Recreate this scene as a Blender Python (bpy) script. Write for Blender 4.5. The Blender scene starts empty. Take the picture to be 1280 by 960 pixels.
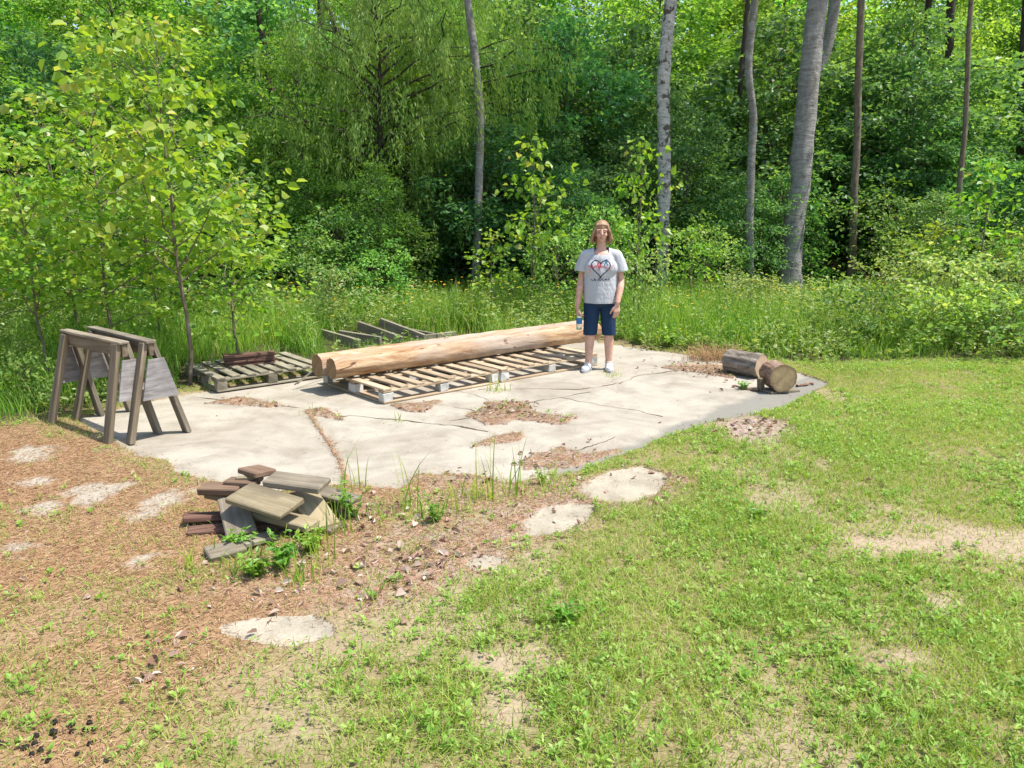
import bpy, bmesh, math
import numpy as np
from mathutils import Vector, Matrix, Euler
from mathutils.bvhtree import BVHTree

R = math.radians
rng = np.random.default_rng(11)
scene = bpy.context.scene
COL = scene.collection

# ------------------------------------------------------------------ camera
FPX, PITCH, CAMH = 961.0, math.atan(215 / 961.0), 1.70
SN, CS = math.sin(PITCH), math.cos(PITCH)
cam_d = bpy.data.cameras.new('camera')
cam_d.sensor_width = 36.0
cam_d.lens = 36.0 * FPX / 1280.0
cam_d.clip_start, cam_d.clip_end = 0.05, 800
cam = bpy.data.objects.new('camera', cam_d)
COL.objects.link(cam)
cam.location = (0, 0, CAMH)
cam.rotation_euler = (math.pi / 2 - PITCH, 0, 0)
scene.camera = cam


def G(px, py, z=0.0):
    """photo pixel -> point of the place at height z"""
    u, v = (px - 640) / FPX, (480 - py) / FPX
    t = (CAMH - z) / (SN - v * CS)
    return np.array([u * t, t * (CS + v * SN), z])


def atY(px, py, Y):
    """photo pixel -> point of the place at distance Y"""
    u, v = (px - 640) / FPX, (480 - py) / FPX
    t = Y / (CS + v * SN)
    return np.array([u * t, Y, CAMH - t * (SN - v * CS)])


def GP(pts):
    return np.array([G(*p)[:2] for p in pts])


# ------------------------------------------------------------------ light
SUN = Vector((1.0, -0.16, 0)).normalized() * math.cos(R(65)) + Vector((0, 0, math.sin(R(65))))
sd_ = bpy.data.lights.new('sun', 'SUN')
sd_.energy = 4.6
sd_.angle = R(0.53)
sd_.color = (1.0, 0.945, 0.85)
so = bpy.data.objects.new('sun', sd_)
COL.objects.link(so)
so.rotation_euler = SUN.to_track_quat('Z', 'Y').to_euler()
so.location = (20, -4, 40)
w = bpy.data.worlds.new('World')
scene.world = w
w.use_nodes = True
wn = w.node_tree.nodes
sky = wn.new('ShaderNodeTexSky')
sky.sky_type = 'NISHITA'
sky.sun_disc = False
sky.sun_elevation = R(65)
sky.sun_rotation = math.atan2(SUN.x, SUN.y)
sky.air_density = 1.2
sky.dust_density = 1.5
w.node_tree.links.new(sky.outputs[0], wn['Background'].inputs[0])
wn['Background'].inputs[1].default_value = 0.15
scene.view_settings.view_transform = 'Standard'
scene.view_settings.look = 'None'
scene.view_settings.gamma = 1
scene.view_settings.use_curve_mapping = False
scene.view_settings.exposure = 0.76
scene.cycles.max_bounces = 10
scene.cycles.diffuse_bounces = 6
scene.cycles.transmission_bounces = 8
scene.cycles.sample_clamp_indirect = 6


# ------------------------------------------------------------------ numpy noise
def _h(ix, iy, s):
    n = (ix.astype(np.int64) * 374761393 + iy.astype(np.int64) * 668265263 + s * 974634) & 0xffffffff
    n = ((n ^ (n >> 13)) * 1274126177) & 0xffffffff
    return ((n ^ (n >> 16)) & 0xffff) / 65535.0


def vn(x, y, s=0):
    x, y = np.asarray(x, float), np.asarray(y, float)
    ix, iy = np.floor(x), np.floor(y)
    fx, fy = x - ix, y - iy
    fx, fy = fx * fx * (3 - 2 * fx), fy * fy * (3 - 2 * fy)
    a, b = _h(ix, iy, s), _h(ix + 1, iy, s)
    c, d = _h(ix, iy + 1, s), _h(ix + 1, iy + 1, s)
    return (a * (1 - fx) + b * fx) * (1 - fy) + (c * (1 - fx) + d * fx) * fy


def fbm(x, y, s=0, o=4):
    t, a, n = 0, 1.0, 0
    for i in range(o):
        t = t + a * vn(np.asarray(x) * 2 ** i, np.asarray(y) * 2 ** i, s + 17 * i)
        n += a
        a *= .5
    return t / n


def sstep(a, b, x):
    t = np.clip((x - a) / (b - a), 0, 1)
    return t * t * (3 - 2 * t)


def psd(poly, x, y):
    """signed distance to a polygon, positive inside"""
    d = np.full(x.shape, 1e9)
    ins = np.zeros(x.shape, bool)
    n = len(poly)
    for i in range(n):
        ax, ay = poly[i]
        bx, by = poly[(i + 1) % n]
        ex, ey = bx - ax, by - ay
        t = np.clip(((x - ax) * ex + (y - ay) * ey) / (ex * ex + ey * ey + 1e-12), 0, 1)
        d = np.minimum(d, np.hypot(x - ax - t * ex, y - ay - t * ey))
        if ay != by:
            c = ((ay > y) != (by > y)) & (x < (bx - ax) * (y - ay) / (by - ay) + ax)
            ins ^= c
    return np.where(ins, d, -d)


def lsd(line, x, y):
    d = np.full(x.shape, 1e9)
    for i in range(len(line) - 1):
        ax, ay = line[i]
        ex, ey = line[i + 1][0] - ax, line[i + 1][1] - ay
        t = np.clip(((x - ax) * ex + (y - ay) * ey) / (ex * ex + ey * ey + 1e-12), 0, 1)
        d = np.minimum(d, np.hypot(x - ax - t * ex, y - ay - t * ey))
    return d


# ------------------------------------------------------------------ object helpers
def tag(o, label=None, cat=None, group=None, kind=None):
    if label: o['label'] = label
    if cat: o['category'] = cat
    if group: o['group'] = group
    if kind: o['kind'] = kind
    return o


def thing(name, label, cat, loc=(0, 0, 0), rz=0, group=None, rot=None):
    o = bpy.data.objects.new(name, None)
    COL.objects.link(o)
    o.location = loc
    o.rotation_euler = rot if rot else (0, 0, rz)
    o.empty_display_size = .1
    return tag(o, label, cat, group)


def link(name, me, parent=None, loc=(0, 0, 0), rot=(0, 0, 0)):
    o = bpy.data.objects.new(name, me)
    COL.objects.link(o)
    o.parent = parent
    o.location = loc
    o.rotation_euler = rot
    return o


def copy_tree(o, parent=None):
    c = o.copy()
    COL.objects.link(c)
    c.parent = parent
    for ch in list(o.children):
        copy_tree(ch, c)
    return c


class MB:
    def __init__(s):
        s.V, s.F, s.A, s.M, s.n = [], [], [], [], 0

    def add(s, v, f, rnd=0.5, mat=0):
        v = np.asarray(v, float).reshape(-1, 3)
        f = np.asarray(f, np.int64)
        if len(f) == 0: return
        s.V.append(v)
        s.F.append(f + s.n)
        s.n += len(v)
        s.A.append(np.broadcast_to(np.asarray(rnd, float), (len(f),)))
        s.M.append(np.full(len(f), mat))

    def mesh(s, name, mats, smooth=False):
        me = bpy.data.meshes.new(name)
        V = np.concatenate(s.V)
        cnt = np.concatenate([np.full(len(f), f.shape[1]) for f in s.F])
        loops = np.concatenate([f.ravel() for f in s.F])
        me.vertices.add(len(V))
        me.vertices.foreach_set('co', V.astype(np.float32).ravel())
        me.loops.add(len(loops))
        me.loops.foreach_set('vertex_index', loops.astype(np.int32))
        me.polygons.add(len(cnt))
        st = np.concatenate([[0], np.cumsum(cnt)[:-1]])
        me.polygons.foreach_set('loop_start', st.astype(np.int32))
        for m in (mats if isinstance(mats, (list, tuple)) else [mats]):
            me.materials.append(m)
        me.polygons.foreach_set('material_index', np.concatenate(s.M).astype(np.int32))
        me.polygons.foreach_set('use_smooth', np.full(len(cnt), bool(smooth)))
        a = me.attributes.new('rnd', 'FLOAT', 'FACE')
        a.data.foreach_set('value', np.concatenate(s.A).astype(np.float32))
        me.update(calc_edges=True)
        return me

    def build(s, name, mats, parent=None, smooth=False, loc=(0, 0, 0), rot=(0, 0, 0)):
        return link(name, s.mesh(name, mats, smooth), parent, loc, rot)


def norm(a):
    return a / (np.linalg.norm(a, axis=-1, keepdims=True) + 1e-9)


def tube(path, rad, sides=8, cap=True):
    path = np.asarray(path, float)
    n = len(path)
    rad = np.broadcast_to(np.asarray(rad, float), (n,))
    t = norm(np.gradient(path, axis=0))
    ref = np.array([0, 0, 1.0]) if abs(t[0][2]) < .9 else np.array([1.0, 0, 0])
    a = norm(np.cross(t, ref))
    b = np.cross(t, a)
    th = np.linspace(0, 2 * np.pi, sides, endpoint=False)
    v = path[:, None] + rad[:, None, None] * (np.cos(th)[None, :, None] * a[:, None] + np.sin(th)[None, :, None] * b[:, None])
    i = np.arange(n - 1)[:, None] * sides
    j = np.arange(sides)[None]
    k = (j + 1) % sides
    f = np.stack([i + j, i + k, i + sides + k, i + sides + j], -1).reshape(-1, 4)
    return v.reshape(-1, 3), f


def leaves(pos, nrm, drc, ln, wd, rich=False, fold=.25):
    """leaf blades: pos base, drc along the midrib, nrm upper side"""
    N = len(pos)
    drc = norm(drc)
    side = norm(np.cross(drc, nrm))
    up = np.cross(side, drc)
    ln = np.broadcast_to(ln, (N,))[:, None]
    wd = np.broadcast_to(wd, (N,))[:, None]
    if not rich:
        a = pos
        b = pos + drc * ln * .45 + side * wd * .5 + up * wd * fold
        c = pos + drc * ln
        d = pos + drc * ln * .45 - side * wd * .5 + up * wd * fold
        v = np.stack([a, b, c, d], 1).reshape(-1, 3)
        f = np.arange(N * 4).reshape(N, 4)
        f = np.concatenate([f[:, [0, 1, 2]], f[:, [0, 2, 3]]])
        return v, f, np.tile(np.arange(N), 2)
    a = pos
    r1 = pos + drc * ln * .22 + side * wd * .42 + up * wd * fold * .8
    r2 = pos + drc * ln * .60 + side * wd * .45 + up * wd * fold * .8 - up * ln * .04
    l1 = pos + drc * ln * .22 - side * wd * .42 + up * wd * fold * .8
    l2 = pos + drc * ln * .60 - side * wd * .45 + up * wd * fold * .8 - up * ln * .04
    c = pos + drc * ln - up * ln * .14
    v = np.stack([a, r1, r2, c, l2, l1], 1).reshape(-1, 3)
    k = np.arange(N)[:, None] * 6
    f = np.concatenate([k + np.array([[0, 1, 2, 3]]), k + np.array([[0, 3, 4, 5]])])
    return v, f, np.tile(np.arange(N), 2)


def blades(pos, h, wd, lean, seg=2, droop=.5):
    """grass blades rising from pos, bending along lean (N x 2 horizontal)"""
    N = len(pos)
    az = rng.uniform(0, 2 * np.pi, N)
    side = np.stack([np.cos(az), np.sin(az), 0 * az], -1)
    L = np.concatenate([lean, np.zeros((N, 1))], 1)
    rows = []
    for i in range(seg + 1):
        t = i / seg
        c = pos + np.array([0, 0, 1.0]) * (h * (t - droop * .35 * t * t * np.linalg.norm(lean, axis=1)))[:, None] + L * (h * t * t)[:, None]
        ww = (wd * (1 - t) ** .7 * .5 + .0004)[:, None]
        rows += [c - side * ww, c + side * ww]
    v = np.stack(rows, 1).reshape(-1, 3)
    k = np.arange(N)[:, None] * (2 * (seg + 1))
    f = np.concatenate([k + np.array([[2 * i, 2 * i + 1, 2 * i + 3, 2 * i + 2]]) for i in range(seg)])
    return v, f, np.tile(np.arange(N), seg)


# ------------------------------------------------------------------ materials
def newmat(name):
    m = bpy.data.materials.new(name)
    m.use_nodes = True
    nt = m.node_tree
    return m, nt, nt.nodes['Principled BSDF'], nt.nodes['Material Output']


def ramp(nt, cols):
    r = nt.nodes.new('ShaderNodeValToRGB')
    e = r.color_ramp.elements
    while len(e) > 1: e.remove(e[-1])
    e[0].position, e[0].color = cols[0][0], (*cols[0][1], 1)
    for p, c in cols[1:]:
        x = e.new(p)
        x.color = (*c, 1)
    return r


def noise(nt, scale, detail=4, rough=.55, vec=None, dist=0):
    n = nt.nodes.new('ShaderNodeTexNoise')
    n.inputs['Scale'].default_value = scale
    n.inputs['Detail'].default_value = detail
    n.inputs['Roughness'].default_value = rough
    n.inputs['Distortion'].default_value = dist
    if vec is not None: nt.links.new(vec, n.inputs['Vector'])
    return n.outputs['Fac']


def mixc(nt, fac, a, b, mode='MIX'):
    m = nt.nodes.new('ShaderNodeMix')
    m.data_type = 'RGBA'
    m.blend_type = mode
    for sock, val in ((m.inputs[0], fac), (m.inputs[6], a), (m.inputs[7], b)):
        if isinstance(val, (int, float)):
            sock.default_value = val
        elif isinstance(val, tuple):
            sock.default_value = (*val, 1)
        else:
            nt.links.new(val, sock)
    return m.outputs[2]


def bump(nt, h, bs, strength=.4, dist=.01):
    b = nt.nodes.new('ShaderNodeBump')
    b.inputs['Strength'].default_value = strength
    b.inputs['Distance'].default_value = dist
    nt.links.new(h, b.inputs['Height'])
    nt.links.new(b.outputs[0], bs.inputs['Normal'])


def math_(nt, op, a, b=None, clamp=False):
    m = nt.nodes.new('ShaderNodeMath')
    m.operation = op
    m.use_clamp = clamp
    for i, v in enumerate((a, b)):
        if v is None: continue
        if isinstance(v, (int, float)): m.inputs[i].default_value = v
        else: nt.links.new(v, m.inputs[i])
    return m.outputs[0]


def mapped(nt, scale=(1, 1, 1), coord='Object', rand=True):
    tc = nt.nodes.new('ShaderNodeTexCoord')
    mp = nt.nodes.new('ShaderNodeMapping')
    mp.inputs['Scale'].default_value = scale
    nt.links.new(tc.outputs[coord], mp.inputs['Vector'])
    if rand:
        oi = nt.nodes.new('ShaderNodeObjectInfo')
        k = math_(nt, 'MULTIPLY', oi.outputs['Random'], 37.0)
        nt.links.new(k, mp.inputs['Location'])
    return mp.outputs[0]


def attr(nt, name):
    a = nt.nodes.new('ShaderNodeAttribute')
    a.attribute_name = name
    return a.outputs['Fac']


def leafmat(name, cols, trans=.4, rough=.45, spec=.45, vary=.25):
    m, nt, bs, out = newmat(name)
    n = len(cols)
    r = ramp(nt, [(i / max(1, n - 1), c) for i, c in enumerate(cols)])
    nt.links.new(attr(nt, 'rnd'), r.inputs[0])
    oi = nt.nodes.new('ShaderNodeObjectInfo')
    hs = nt.nodes.new('ShaderNodeHueSaturation')
    nt.links.new(r.outputs[0], hs.inputs['Color'])
    nt.links.new(math_(nt, 'ADD', math_(nt, 'MULTIPLY', oi.outputs['Random'], 2 * vary), 1 - vary), hs.inputs['Value'])
    wn_ = nt.nodes.new('ShaderNodeTexWhiteNoise')
    wn_.noise_dimensions = '1D'
    nt.links.new(oi.outputs['Random'], wn_.inputs['W'])
    nt.links.new(math_(nt, 'ADD', math_(nt, 'MULTIPLY', wn_.outputs['Value'], .05), .475), hs.inputs['Hue'])
    nt.links.new(hs.outputs[0], bs.inputs['Base Color'])
    bs.inputs['Roughness'].default_value = rough
    bs.inputs['Specular IOR Level'].default_value = spec
    tr = nt.nodes.new('ShaderNodeBsdfTranslucent')
    nt.links.new(mixc(nt, 1.0, hs.outputs[0], (1.5, 1.35, .6), 'MULTIPLY'), tr.inputs['Color'])
    mx = nt.nodes.new('ShaderNodeMixShader')
    mx.inputs[0].default_value = trans
    nt.links.new(bs.outputs[0], mx.inputs[1])
    nt.links.new(tr.outputs[0], mx.inputs[2])
    nt.links.new(mx.outputs[0], out.inputs['Surface'])
    return m


def woodmat(name, dark, mid, light, stretch=(2, 28, 28), rough=.8, blotch=None, bs_=.5):
    m, nt, bs, out = newmat(name)
    v = mapped(nt, stretch)
    f = noise(nt, 1.0, 6, .65, v, .6)
    r = ramp(nt, [(.25, dark), (.5, mid), (.75, light)])
    nt.links.new(f, r.inputs[0])
    c = r.outputs[0]
    if blotch:
        v2 = mapped(nt, (3, 5, 5))
        k = noise(nt, 1.0, 4, .6, v2)
        rr = ramp(nt, [(.45, (0, 0, 0)), (.62, (1, 1, 1))])
        nt.links.new(k, rr.inputs[0])
        c = mixc(nt, math_(nt, 'MULTIPLY', rr.outputs[0], .6), c, blotch)
    oi = nt.nodes.new('ShaderNodeObjectInfo')
    hs = nt.nodes.new('ShaderNodeHueSaturation')
    nt.links.new(c, hs.inputs['Color'])
    nt.links.new(math_(nt, 'ADD', math_(nt, 'MULTIPLY', oi.outputs['Random'], .5), .75), hs.inputs['Value'])
    nt.links.new(hs.outputs[0], bs.inputs['Base Color'])
    bs.inputs['Roughness'].default_value = rough
    bs.inputs['Specular IOR Level'].default_value = .25
    bump(nt, f, bs, bs_, .004)
    return m


def plain(name, col, rough=.7, spec=.3, nscale=None, namp=.3):
    m, nt, bs, out = newmat(name)
    bs.inputs['Roughness'].default_value = rough
    bs.inputs['Specular IOR Level'].default_value = spec
    if nscale:
        f = noise(nt, nscale, 4, .6, mapped(nt))
        lo = tuple(c * (1 - namp) for c in col)
        hi = tuple(c * (1 + namp) for c in col)
        r = ramp(nt, [(.3, lo), (.7, hi)])
        nt.links.new(f, r.inputs[0])
        nt.links.new(r.outputs[0], bs.inputs['Base Color'])
    else:
        bs.inputs['Base Color'].default_value = (*col, 1)
    return m


W_GREY = woodmat('weathered_grey_wood', (.10, .08, .058), (.225, .19, .14), (.34, .295, .23), blotch=(.12, .10, .075))
W_BROWN = woodmat('weathered_brown_wood', (.07, .055, .036), (.165, .13, .087), (.27, .22, .155))
W_TAN = woodmat('faded_tan_wood', (.15, .115, .065), (.28, .23, .14), (.39, .33, .215), blotch=(.14, .115, .08))
W_RED = woodmat('reddish_brown_wood', (.09, .055, .038), (.175, .112, .075), (.26, .18, .125))
W_DARK = woodmat('dark_stained_wood', (.05, .026, .019), (.105, .055, .04), (.19, .115, .09))
W_PALLET = woodmat('pallet_wood', (.25, .18, .11), (.40, .31, .21), (.52, .43, .31), blotch=(.24, .17, .11))
W_OLD = woodmat('old_silvered_wood', (.14, .12, .085), (.23, .205, .15), (.33, .30, .235), blotch=(.11, .10, .07))
W_PLY = woodmat('silvered_plywood', (.13, .115, .11), (.30, .28, .275), (.44, .42, .41), (5, 5, 42), blotch=(.17, .155, .15))
W_LOG = woodmat('peeled_log_wood', (.22, .11, .045), (.46, .30, .17), (.60, .47, .33), (1.3, 9, 9), .75, None, .7)


# ------------------------------------------------------------------ places on the ground
SL = GP([(96, 524), (150, 511), (230, 494), (385, 469), (560, 447), (740, 427), (800, 437), (880, 447), (920, 456), (1000, 467), (1037, 480),
         (975, 511), (880, 531), (830, 547), (790, 566), (720, 591), (640, 604), (592, 594), (520, 592), (498, 612), (430, 606), (330, 618),
         (262, 602), (218, 592), (208, 575), (174, 572), (150, 556)])
SOLID = GP([(40, 535), (150, 509), (230, 491), (385, 466), (560, 444), (740, 424), (800, 434), (880, 444), (920, 453), (1004, 465), (1041, 480),
            (977, 514), (882, 534), (832, 551), (792, 571), (720, 600), (640, 616), (560, 625), (430, 630), (300, 640), (180, 622), (60, 580)])
LIT = [GP(p) for p in (
    [(588, 520), (612, 503), (648, 503), (668, 516), (722, 522), (700, 529), (650, 527), (640, 534), (604, 533)],
    [(575, 560), (610, 548), (650, 540), (655, 546), (615, 556), (582, 566)],
    [(650, 578), (672, 566), (700, 558), (740, 566), (790, 560), (770, 571), (720, 582), (690, 588), (655, 588)],
    [(492, 507), (545, 502), (532, 516), (508, 514)],
    [(388, 512), (436, 519), (430, 526), (392, 521)],
    [(830, 460), (856, 455), (905, 456), (922, 466), (915, 473), (870, 467)],
    [(255, 505), (300, 498), (320, 502), (290, 507)],
    [(370, 508), (300, 503), (330, 510)],
)]
WIDECRACK = GP([(384, 514), (398, 535), (410, 553), (426, 578), (433, 606)])
FLAGS = {
    'F1': GP([(738, 602), (762, 590), (800, 585), (832, 594), (822, 618), (790, 630), (752, 628), (722, 616)]),
    'F2': GP([(652, 655), (676, 636), (712, 629), (744, 634), (736, 652), (700, 668), (660, 672)]),
    'F3': GP([(582, 706), (604, 694), (632, 700), (618, 714), (592, 716)]),
    'F4': GP([(268, 786), (330, 774), (392, 770), (420, 782), (418, 798), (370, 812), (318, 806)]),
}
NEED = np.concatenate([GP([(60, 525), (135, 553), (180, 575), (218, 592), (262, 602), (330, 612), (440, 606), (425, 640), (330, 700), (235, 712), (120, 735), (0, 750), (-160, 730)]),
                       np.array([[-9., 3.8], [-9, 6.6]]), GP([(-160, 575), (0, 535)])])
LITTER = GP([(430, 606), (500, 612), (520, 590), (592, 592), (640, 602), (720, 592), (745, 598), (830, 590), (860, 600), (830, 630), (760, 640), (740, 660), (660, 682), (620, 720), (540, 745), (470, 775), (330, 770), (250, 745), (330, 690)])
SAND = [GP(p) for p in (
    [(80, 618), (105, 606), (150, 600), (192, 602), (150, 622), (108, 636)], [(165, 640), (200, 618), (258, 612), (220, 632), (180, 645)],
    [(8, 575), (30, 556), (62, 565), (40, 580)], [(15, 608), (50, 598), (70, 603), (30, 614)], [(160, 706), (178, 694), (200, 694), (182, 706)],
    [(30, 640), (55, 630), (70, 632), (45, 645)], [(10, 690), (30, 676), (50, 682), (30, 694)])]
BARE = [GP(p) for p in (
    [(1062, 678), (1090, 668), (1150, 668), (1200, 658), (1290, 664), (1310, 702), (1230, 700), (1170, 690), (1100, 694)],
    [(604, 872), (630, 866), (664, 880), (660, 905), (634, 918), (606, 906)], [(1090, 812), (1130, 812), (1160, 832), (1130, 842), (1100, 832)],
    [(1000, 780), (1050, 772), (1060, 796), (1010, 800)], [(1015, 864), (1050, 880), (1040, 892)],
    [(600, 830), (640, 820), (650, 850), (610, 862)], [(1150, 740), (1200, 745), (1180, 770), (1140, 760)])]
MULCH = GP([(890, 528), (940, 521), (995, 528), (1003, 545), (960, 556), (905, 548)])
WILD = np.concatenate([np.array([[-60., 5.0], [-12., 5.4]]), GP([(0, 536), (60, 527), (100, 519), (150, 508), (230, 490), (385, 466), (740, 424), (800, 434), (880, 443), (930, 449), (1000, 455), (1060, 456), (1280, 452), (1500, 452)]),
                       np.array([[60., 9.2], [90, 200], [-90, 200]])])


def masks(x, y):
    n1 = fbm(x * 3, y * 3, 5) - .5
    n2 = fbm(x * 9, y * 9, 9) - .5
    jag = n1 * .25 + n2 * .14 + (fbm(x * 31, y * 31, 13, 2) - .5) * .07
    sl = psd(SL, x, y)
    fl = np.max([psd(p, x, y) for p in FLAGS.values()], axis=0)
    lit = np.max([psd(p, x, y) for p in LIT], axis=0)
    crack = .022 - lsd(WIDECRACK, x, y) + n2 * .05
    litter_on = np.maximum(lit + jag * .7, crack)
    inside = np.maximum(np.where(litter_on > 0, -1, sl + jag * .28), fl + jag * .22)
    need = sstep(-.25, .2, psd(NEED, x, y) + n1 * .7 + n2 * .3)
    # thinning needles run on towards the camera on the left
    thin = sstep(-.45, -1.15, x - .25 * (y - 3.3)) * sstep(5.4, 4.4, y)
    need = np.maximum(need, thin * (.65 + .35 * sstep(.38, .56, fbm(x * 1.7, y * 1.7, 3))) * .92)
    litt = sstep(-.12, .12, psd(LITTER, x, y) + jag)
    litt = np.maximum(litt, (litter_on > -.02) * 1.0 * (sl > -.1))
    sand = np.max([sstep(-.05, .06, psd(p, x, y) + n1 * .22 + n2 * .24) for p in SAND], axis=0)
    bare = np.max([sstep(-.1, .12, psd(p, x, y) + n1 * .35 + n2 * .2) for p in BARE], axis=0)
    bare = np.maximum(bare, sstep(.64, .74, fbm(x * 1.3 + 4, y * 1.3, 21)) * .6)
    mul = sstep(-.08, .1, psd(MULCH, x, y) + jag)
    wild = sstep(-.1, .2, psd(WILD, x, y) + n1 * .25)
    return dict(inside=inside, need=need, litt=litt, sand=sand, bare=bare, mulch=mul, wild=wild, slab=sl, crack=crack)


def axis(lo, hi, step, far):
    a = list(np.arange(lo, hi, step))
    s, v = step, a[-1]
    while v < far:
        s *= 1.22
        v += s
        a.append(v)
    s, v, b = step, a[0], []
    while v > -far:
        s *= 1.22
        v -= s
        b.append(v)
    return np.array(b[::-1] + a)


def ground_z(x, y, M=None):
    M = M or masks(x, y)
    z = .012 + (fbm(x * 6, y * 6, 31) - .5) * .012 + (fbm(x * .5, y * .5, 41) - .5) * .04 * sstep(.3, 1.2, -M['slab'])
    z = z + M['wild'] * .02 + sstep(14, 60, y) * 1.5
    return np.where(M['inside'] > 0, -.06, z)


gx, gy = axis(-5.0, 5.6, .017, 170), axis(1.6, 9.2, .017, 170)
GX, GY = np.meshgrid(gx, gy)
fx, fy = GX.ravel(), GY.ravel()
M = masks(fx, fy)
gz = ground_z(fx, fy, M)
nx = len(gx)
ii = (np.arange(len(gy) - 1)[:, None] * nx + np.arange(nx - 1)[None]).ravel()
gf = np.stack([ii, ii + 1, ii + nx + 1, ii + nx], -1)


def ground_mat():
    m, nt, bs, out = newmat('ground')
    v = mapped(nt, rand=False)
    fine = noise(nt, 55, 5, .7, v)
    med = noise(nt, 9, 5, .6, v)
    big = noise(nt, 1.6, 4, .6, v)
    fiber = noise(nt, 1.0, 5, .7, mapped(nt, (38, 95, 40), rand=False), 1.5)

    def two(a, b, f, lo=.3, hi=.7):
        r = ramp(nt, [(lo, a), (hi, b)])
        nt.links.new(f, r.inputs[0])
        return r.outputs[0]
    c = two((.15, .115, .06), (.31, .25, .14), fine)
    c = mixc(nt, two((0, 0, 0), (1, 1, 1), med, .5, .62), c, two((.14, .14, .05), (.28, .25, .11), fine))
    c = mixc(nt, attr(nt, 'bare'), c, two((.25, .19, .125), (.41, .33, .24), fine))
    c = mixc(nt, attr(nt, 'litt'), c, mixc(nt, two((0, 0, 0), (1, 1, 1), med, .42, .6), two((.20, .115, .075), (.40, .27, .19), fine), two((.22, .17, .13), (.42, .34, .28), fine)))
    c = mixc(nt, attr(nt, 'need'), c, mixc(nt, two((0, 0, 0), (1, 1, 1), big, .5, .7), two((.17, .10, .052), (.40, .245, .135), fiber), two((.22, .135, .075), (.41, .28, .17), fine)))
    c = mixc(nt, attr(nt, 'mulch'), c, two((.17, .12, .095), (.42, .33, .28), noise(nt, 34, 3, .6, v)))
    c = mixc(nt, attr(nt, 'sand'), c, two((.27, .23, .18), (.42, .375, .31), fine))
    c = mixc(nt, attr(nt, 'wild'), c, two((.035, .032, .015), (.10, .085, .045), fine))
    nt.links.new(c, bs.inputs['Base Color'])
    bs.inputs['Roughness'].default_value = .95
    bs.inputs['Specular IOR Level'].default_value = .1
    bump(nt, fine, bs, .7, .012)
    return m


b = MB()
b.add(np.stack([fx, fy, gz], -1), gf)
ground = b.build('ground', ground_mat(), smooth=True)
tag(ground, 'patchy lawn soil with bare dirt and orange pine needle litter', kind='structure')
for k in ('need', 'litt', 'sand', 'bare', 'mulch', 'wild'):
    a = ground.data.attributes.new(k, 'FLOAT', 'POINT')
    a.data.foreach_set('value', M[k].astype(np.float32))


# ---- concrete pad
def concrete_mat(name, lo, hi, grey=None):
    m, nt, bs, out = newmat(name)
    v = mapped(nt, rand=False)
    fine = noise(nt, 90, 4, .7, v)
    med = noise(nt, 3.5, 6, .62, v, .4)
    r = ramp(nt, [(.28, lo), (.52, hi), (.8, tuple(c * 1.08 for c in hi))])
    nt.links.new(med, r.inputs[0])
    rf = ramp(nt, [(.25, (.72, .70, .66)), (.55, (1, 1, 1))])
    nt.links.new(fine, rf.inputs[0])
    c = mixc(nt, 1.0, r.outputs[0], rf.outputs[0], 'MULTIPLY')
    # small dark specks and leaf stains
    sp = ramp(nt, [(.68, (0, 0, 0)), (.74, (1, 1, 1))])
    nt.links.new(noise(nt, 26, 3, .6, v), sp.inputs[0])
    c = mixc(nt, math_(nt, 'MULTIPLY', sp.outputs[0], .45), c, (.22, .17, .12))
    st = ramp(nt, [(.46, (0, 0, 0)), (.66, (1, 1, 1))])
    nt.links.new(noise(nt, 1.1, 7, .68, v, .8), st.inputs[0])
    c = mixc(nt, math_(nt, 'MULTIPLY', st.outputs[0], .55), c, (lo[0] * .66, lo[1] * .60, lo[2] * .54))
    gr = ramp(nt, [(.60, (0, 0, 0)), (.68, (1, 1, 1))])
    nt.links.new(noise(nt, 150, 2, .6, v), gr.inputs[0])
    c = mixc(nt, math_(nt, 'MULTIPLY', gr.outputs[0], .35), c, (.12, .105, .085))
    if grey:
        # a damp looking grey band along the right front edge
        (ax, ay), (bx, by) = grey
        tc = nt.nodes.new('ShaderNodeTexCoord')
        sep = nt.nodes.new('ShaderNodeSeparateXYZ')
        nt.links.new(tc.outputs['Object'], sep.inputs[0])
        L = math.hypot(bx - ax, by - ay)
        nxn, nyn = (by - ay) / L, -(bx - ax) / L
        d = math_(nt, 'ADD', math_(nt, 'MULTIPLY', sep.outputs[0], nxn), math_(nt, 'MULTIPLY', sep.outputs[1], nyn))
        d = math_(nt, 'SUBTRACT', d, ax * nxn + ay * nyn)
        d = math_(nt, 'ADD', d, math_(nt, 'MULTIPLY', math_(nt, 'SUBTRACT', noise(nt, 1.7, 4, .6, v), .5), .5))
        rr = ramp(nt, [(.46, (0, 0, 0)), (.56, (1, 1, 1))])
        nt.links.new(math_(nt, 'ADD', d, .5), rr.inputs[0])
        c = mixc(nt, math_(nt, 'MULTIPLY', rr.outputs[0], .9), c, mixc(nt, fine, (.15, .145, .125), (.225, .215, .19)))
    nt.links.new(c, bs.inputs['Base Color'])
    bs.inputs['Roughness'].default_value = .9
    bs.inputs['Specular IOR Level'].default_value = .2
    bump(nt, fine, bs, .35, .006)
    return m


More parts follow.
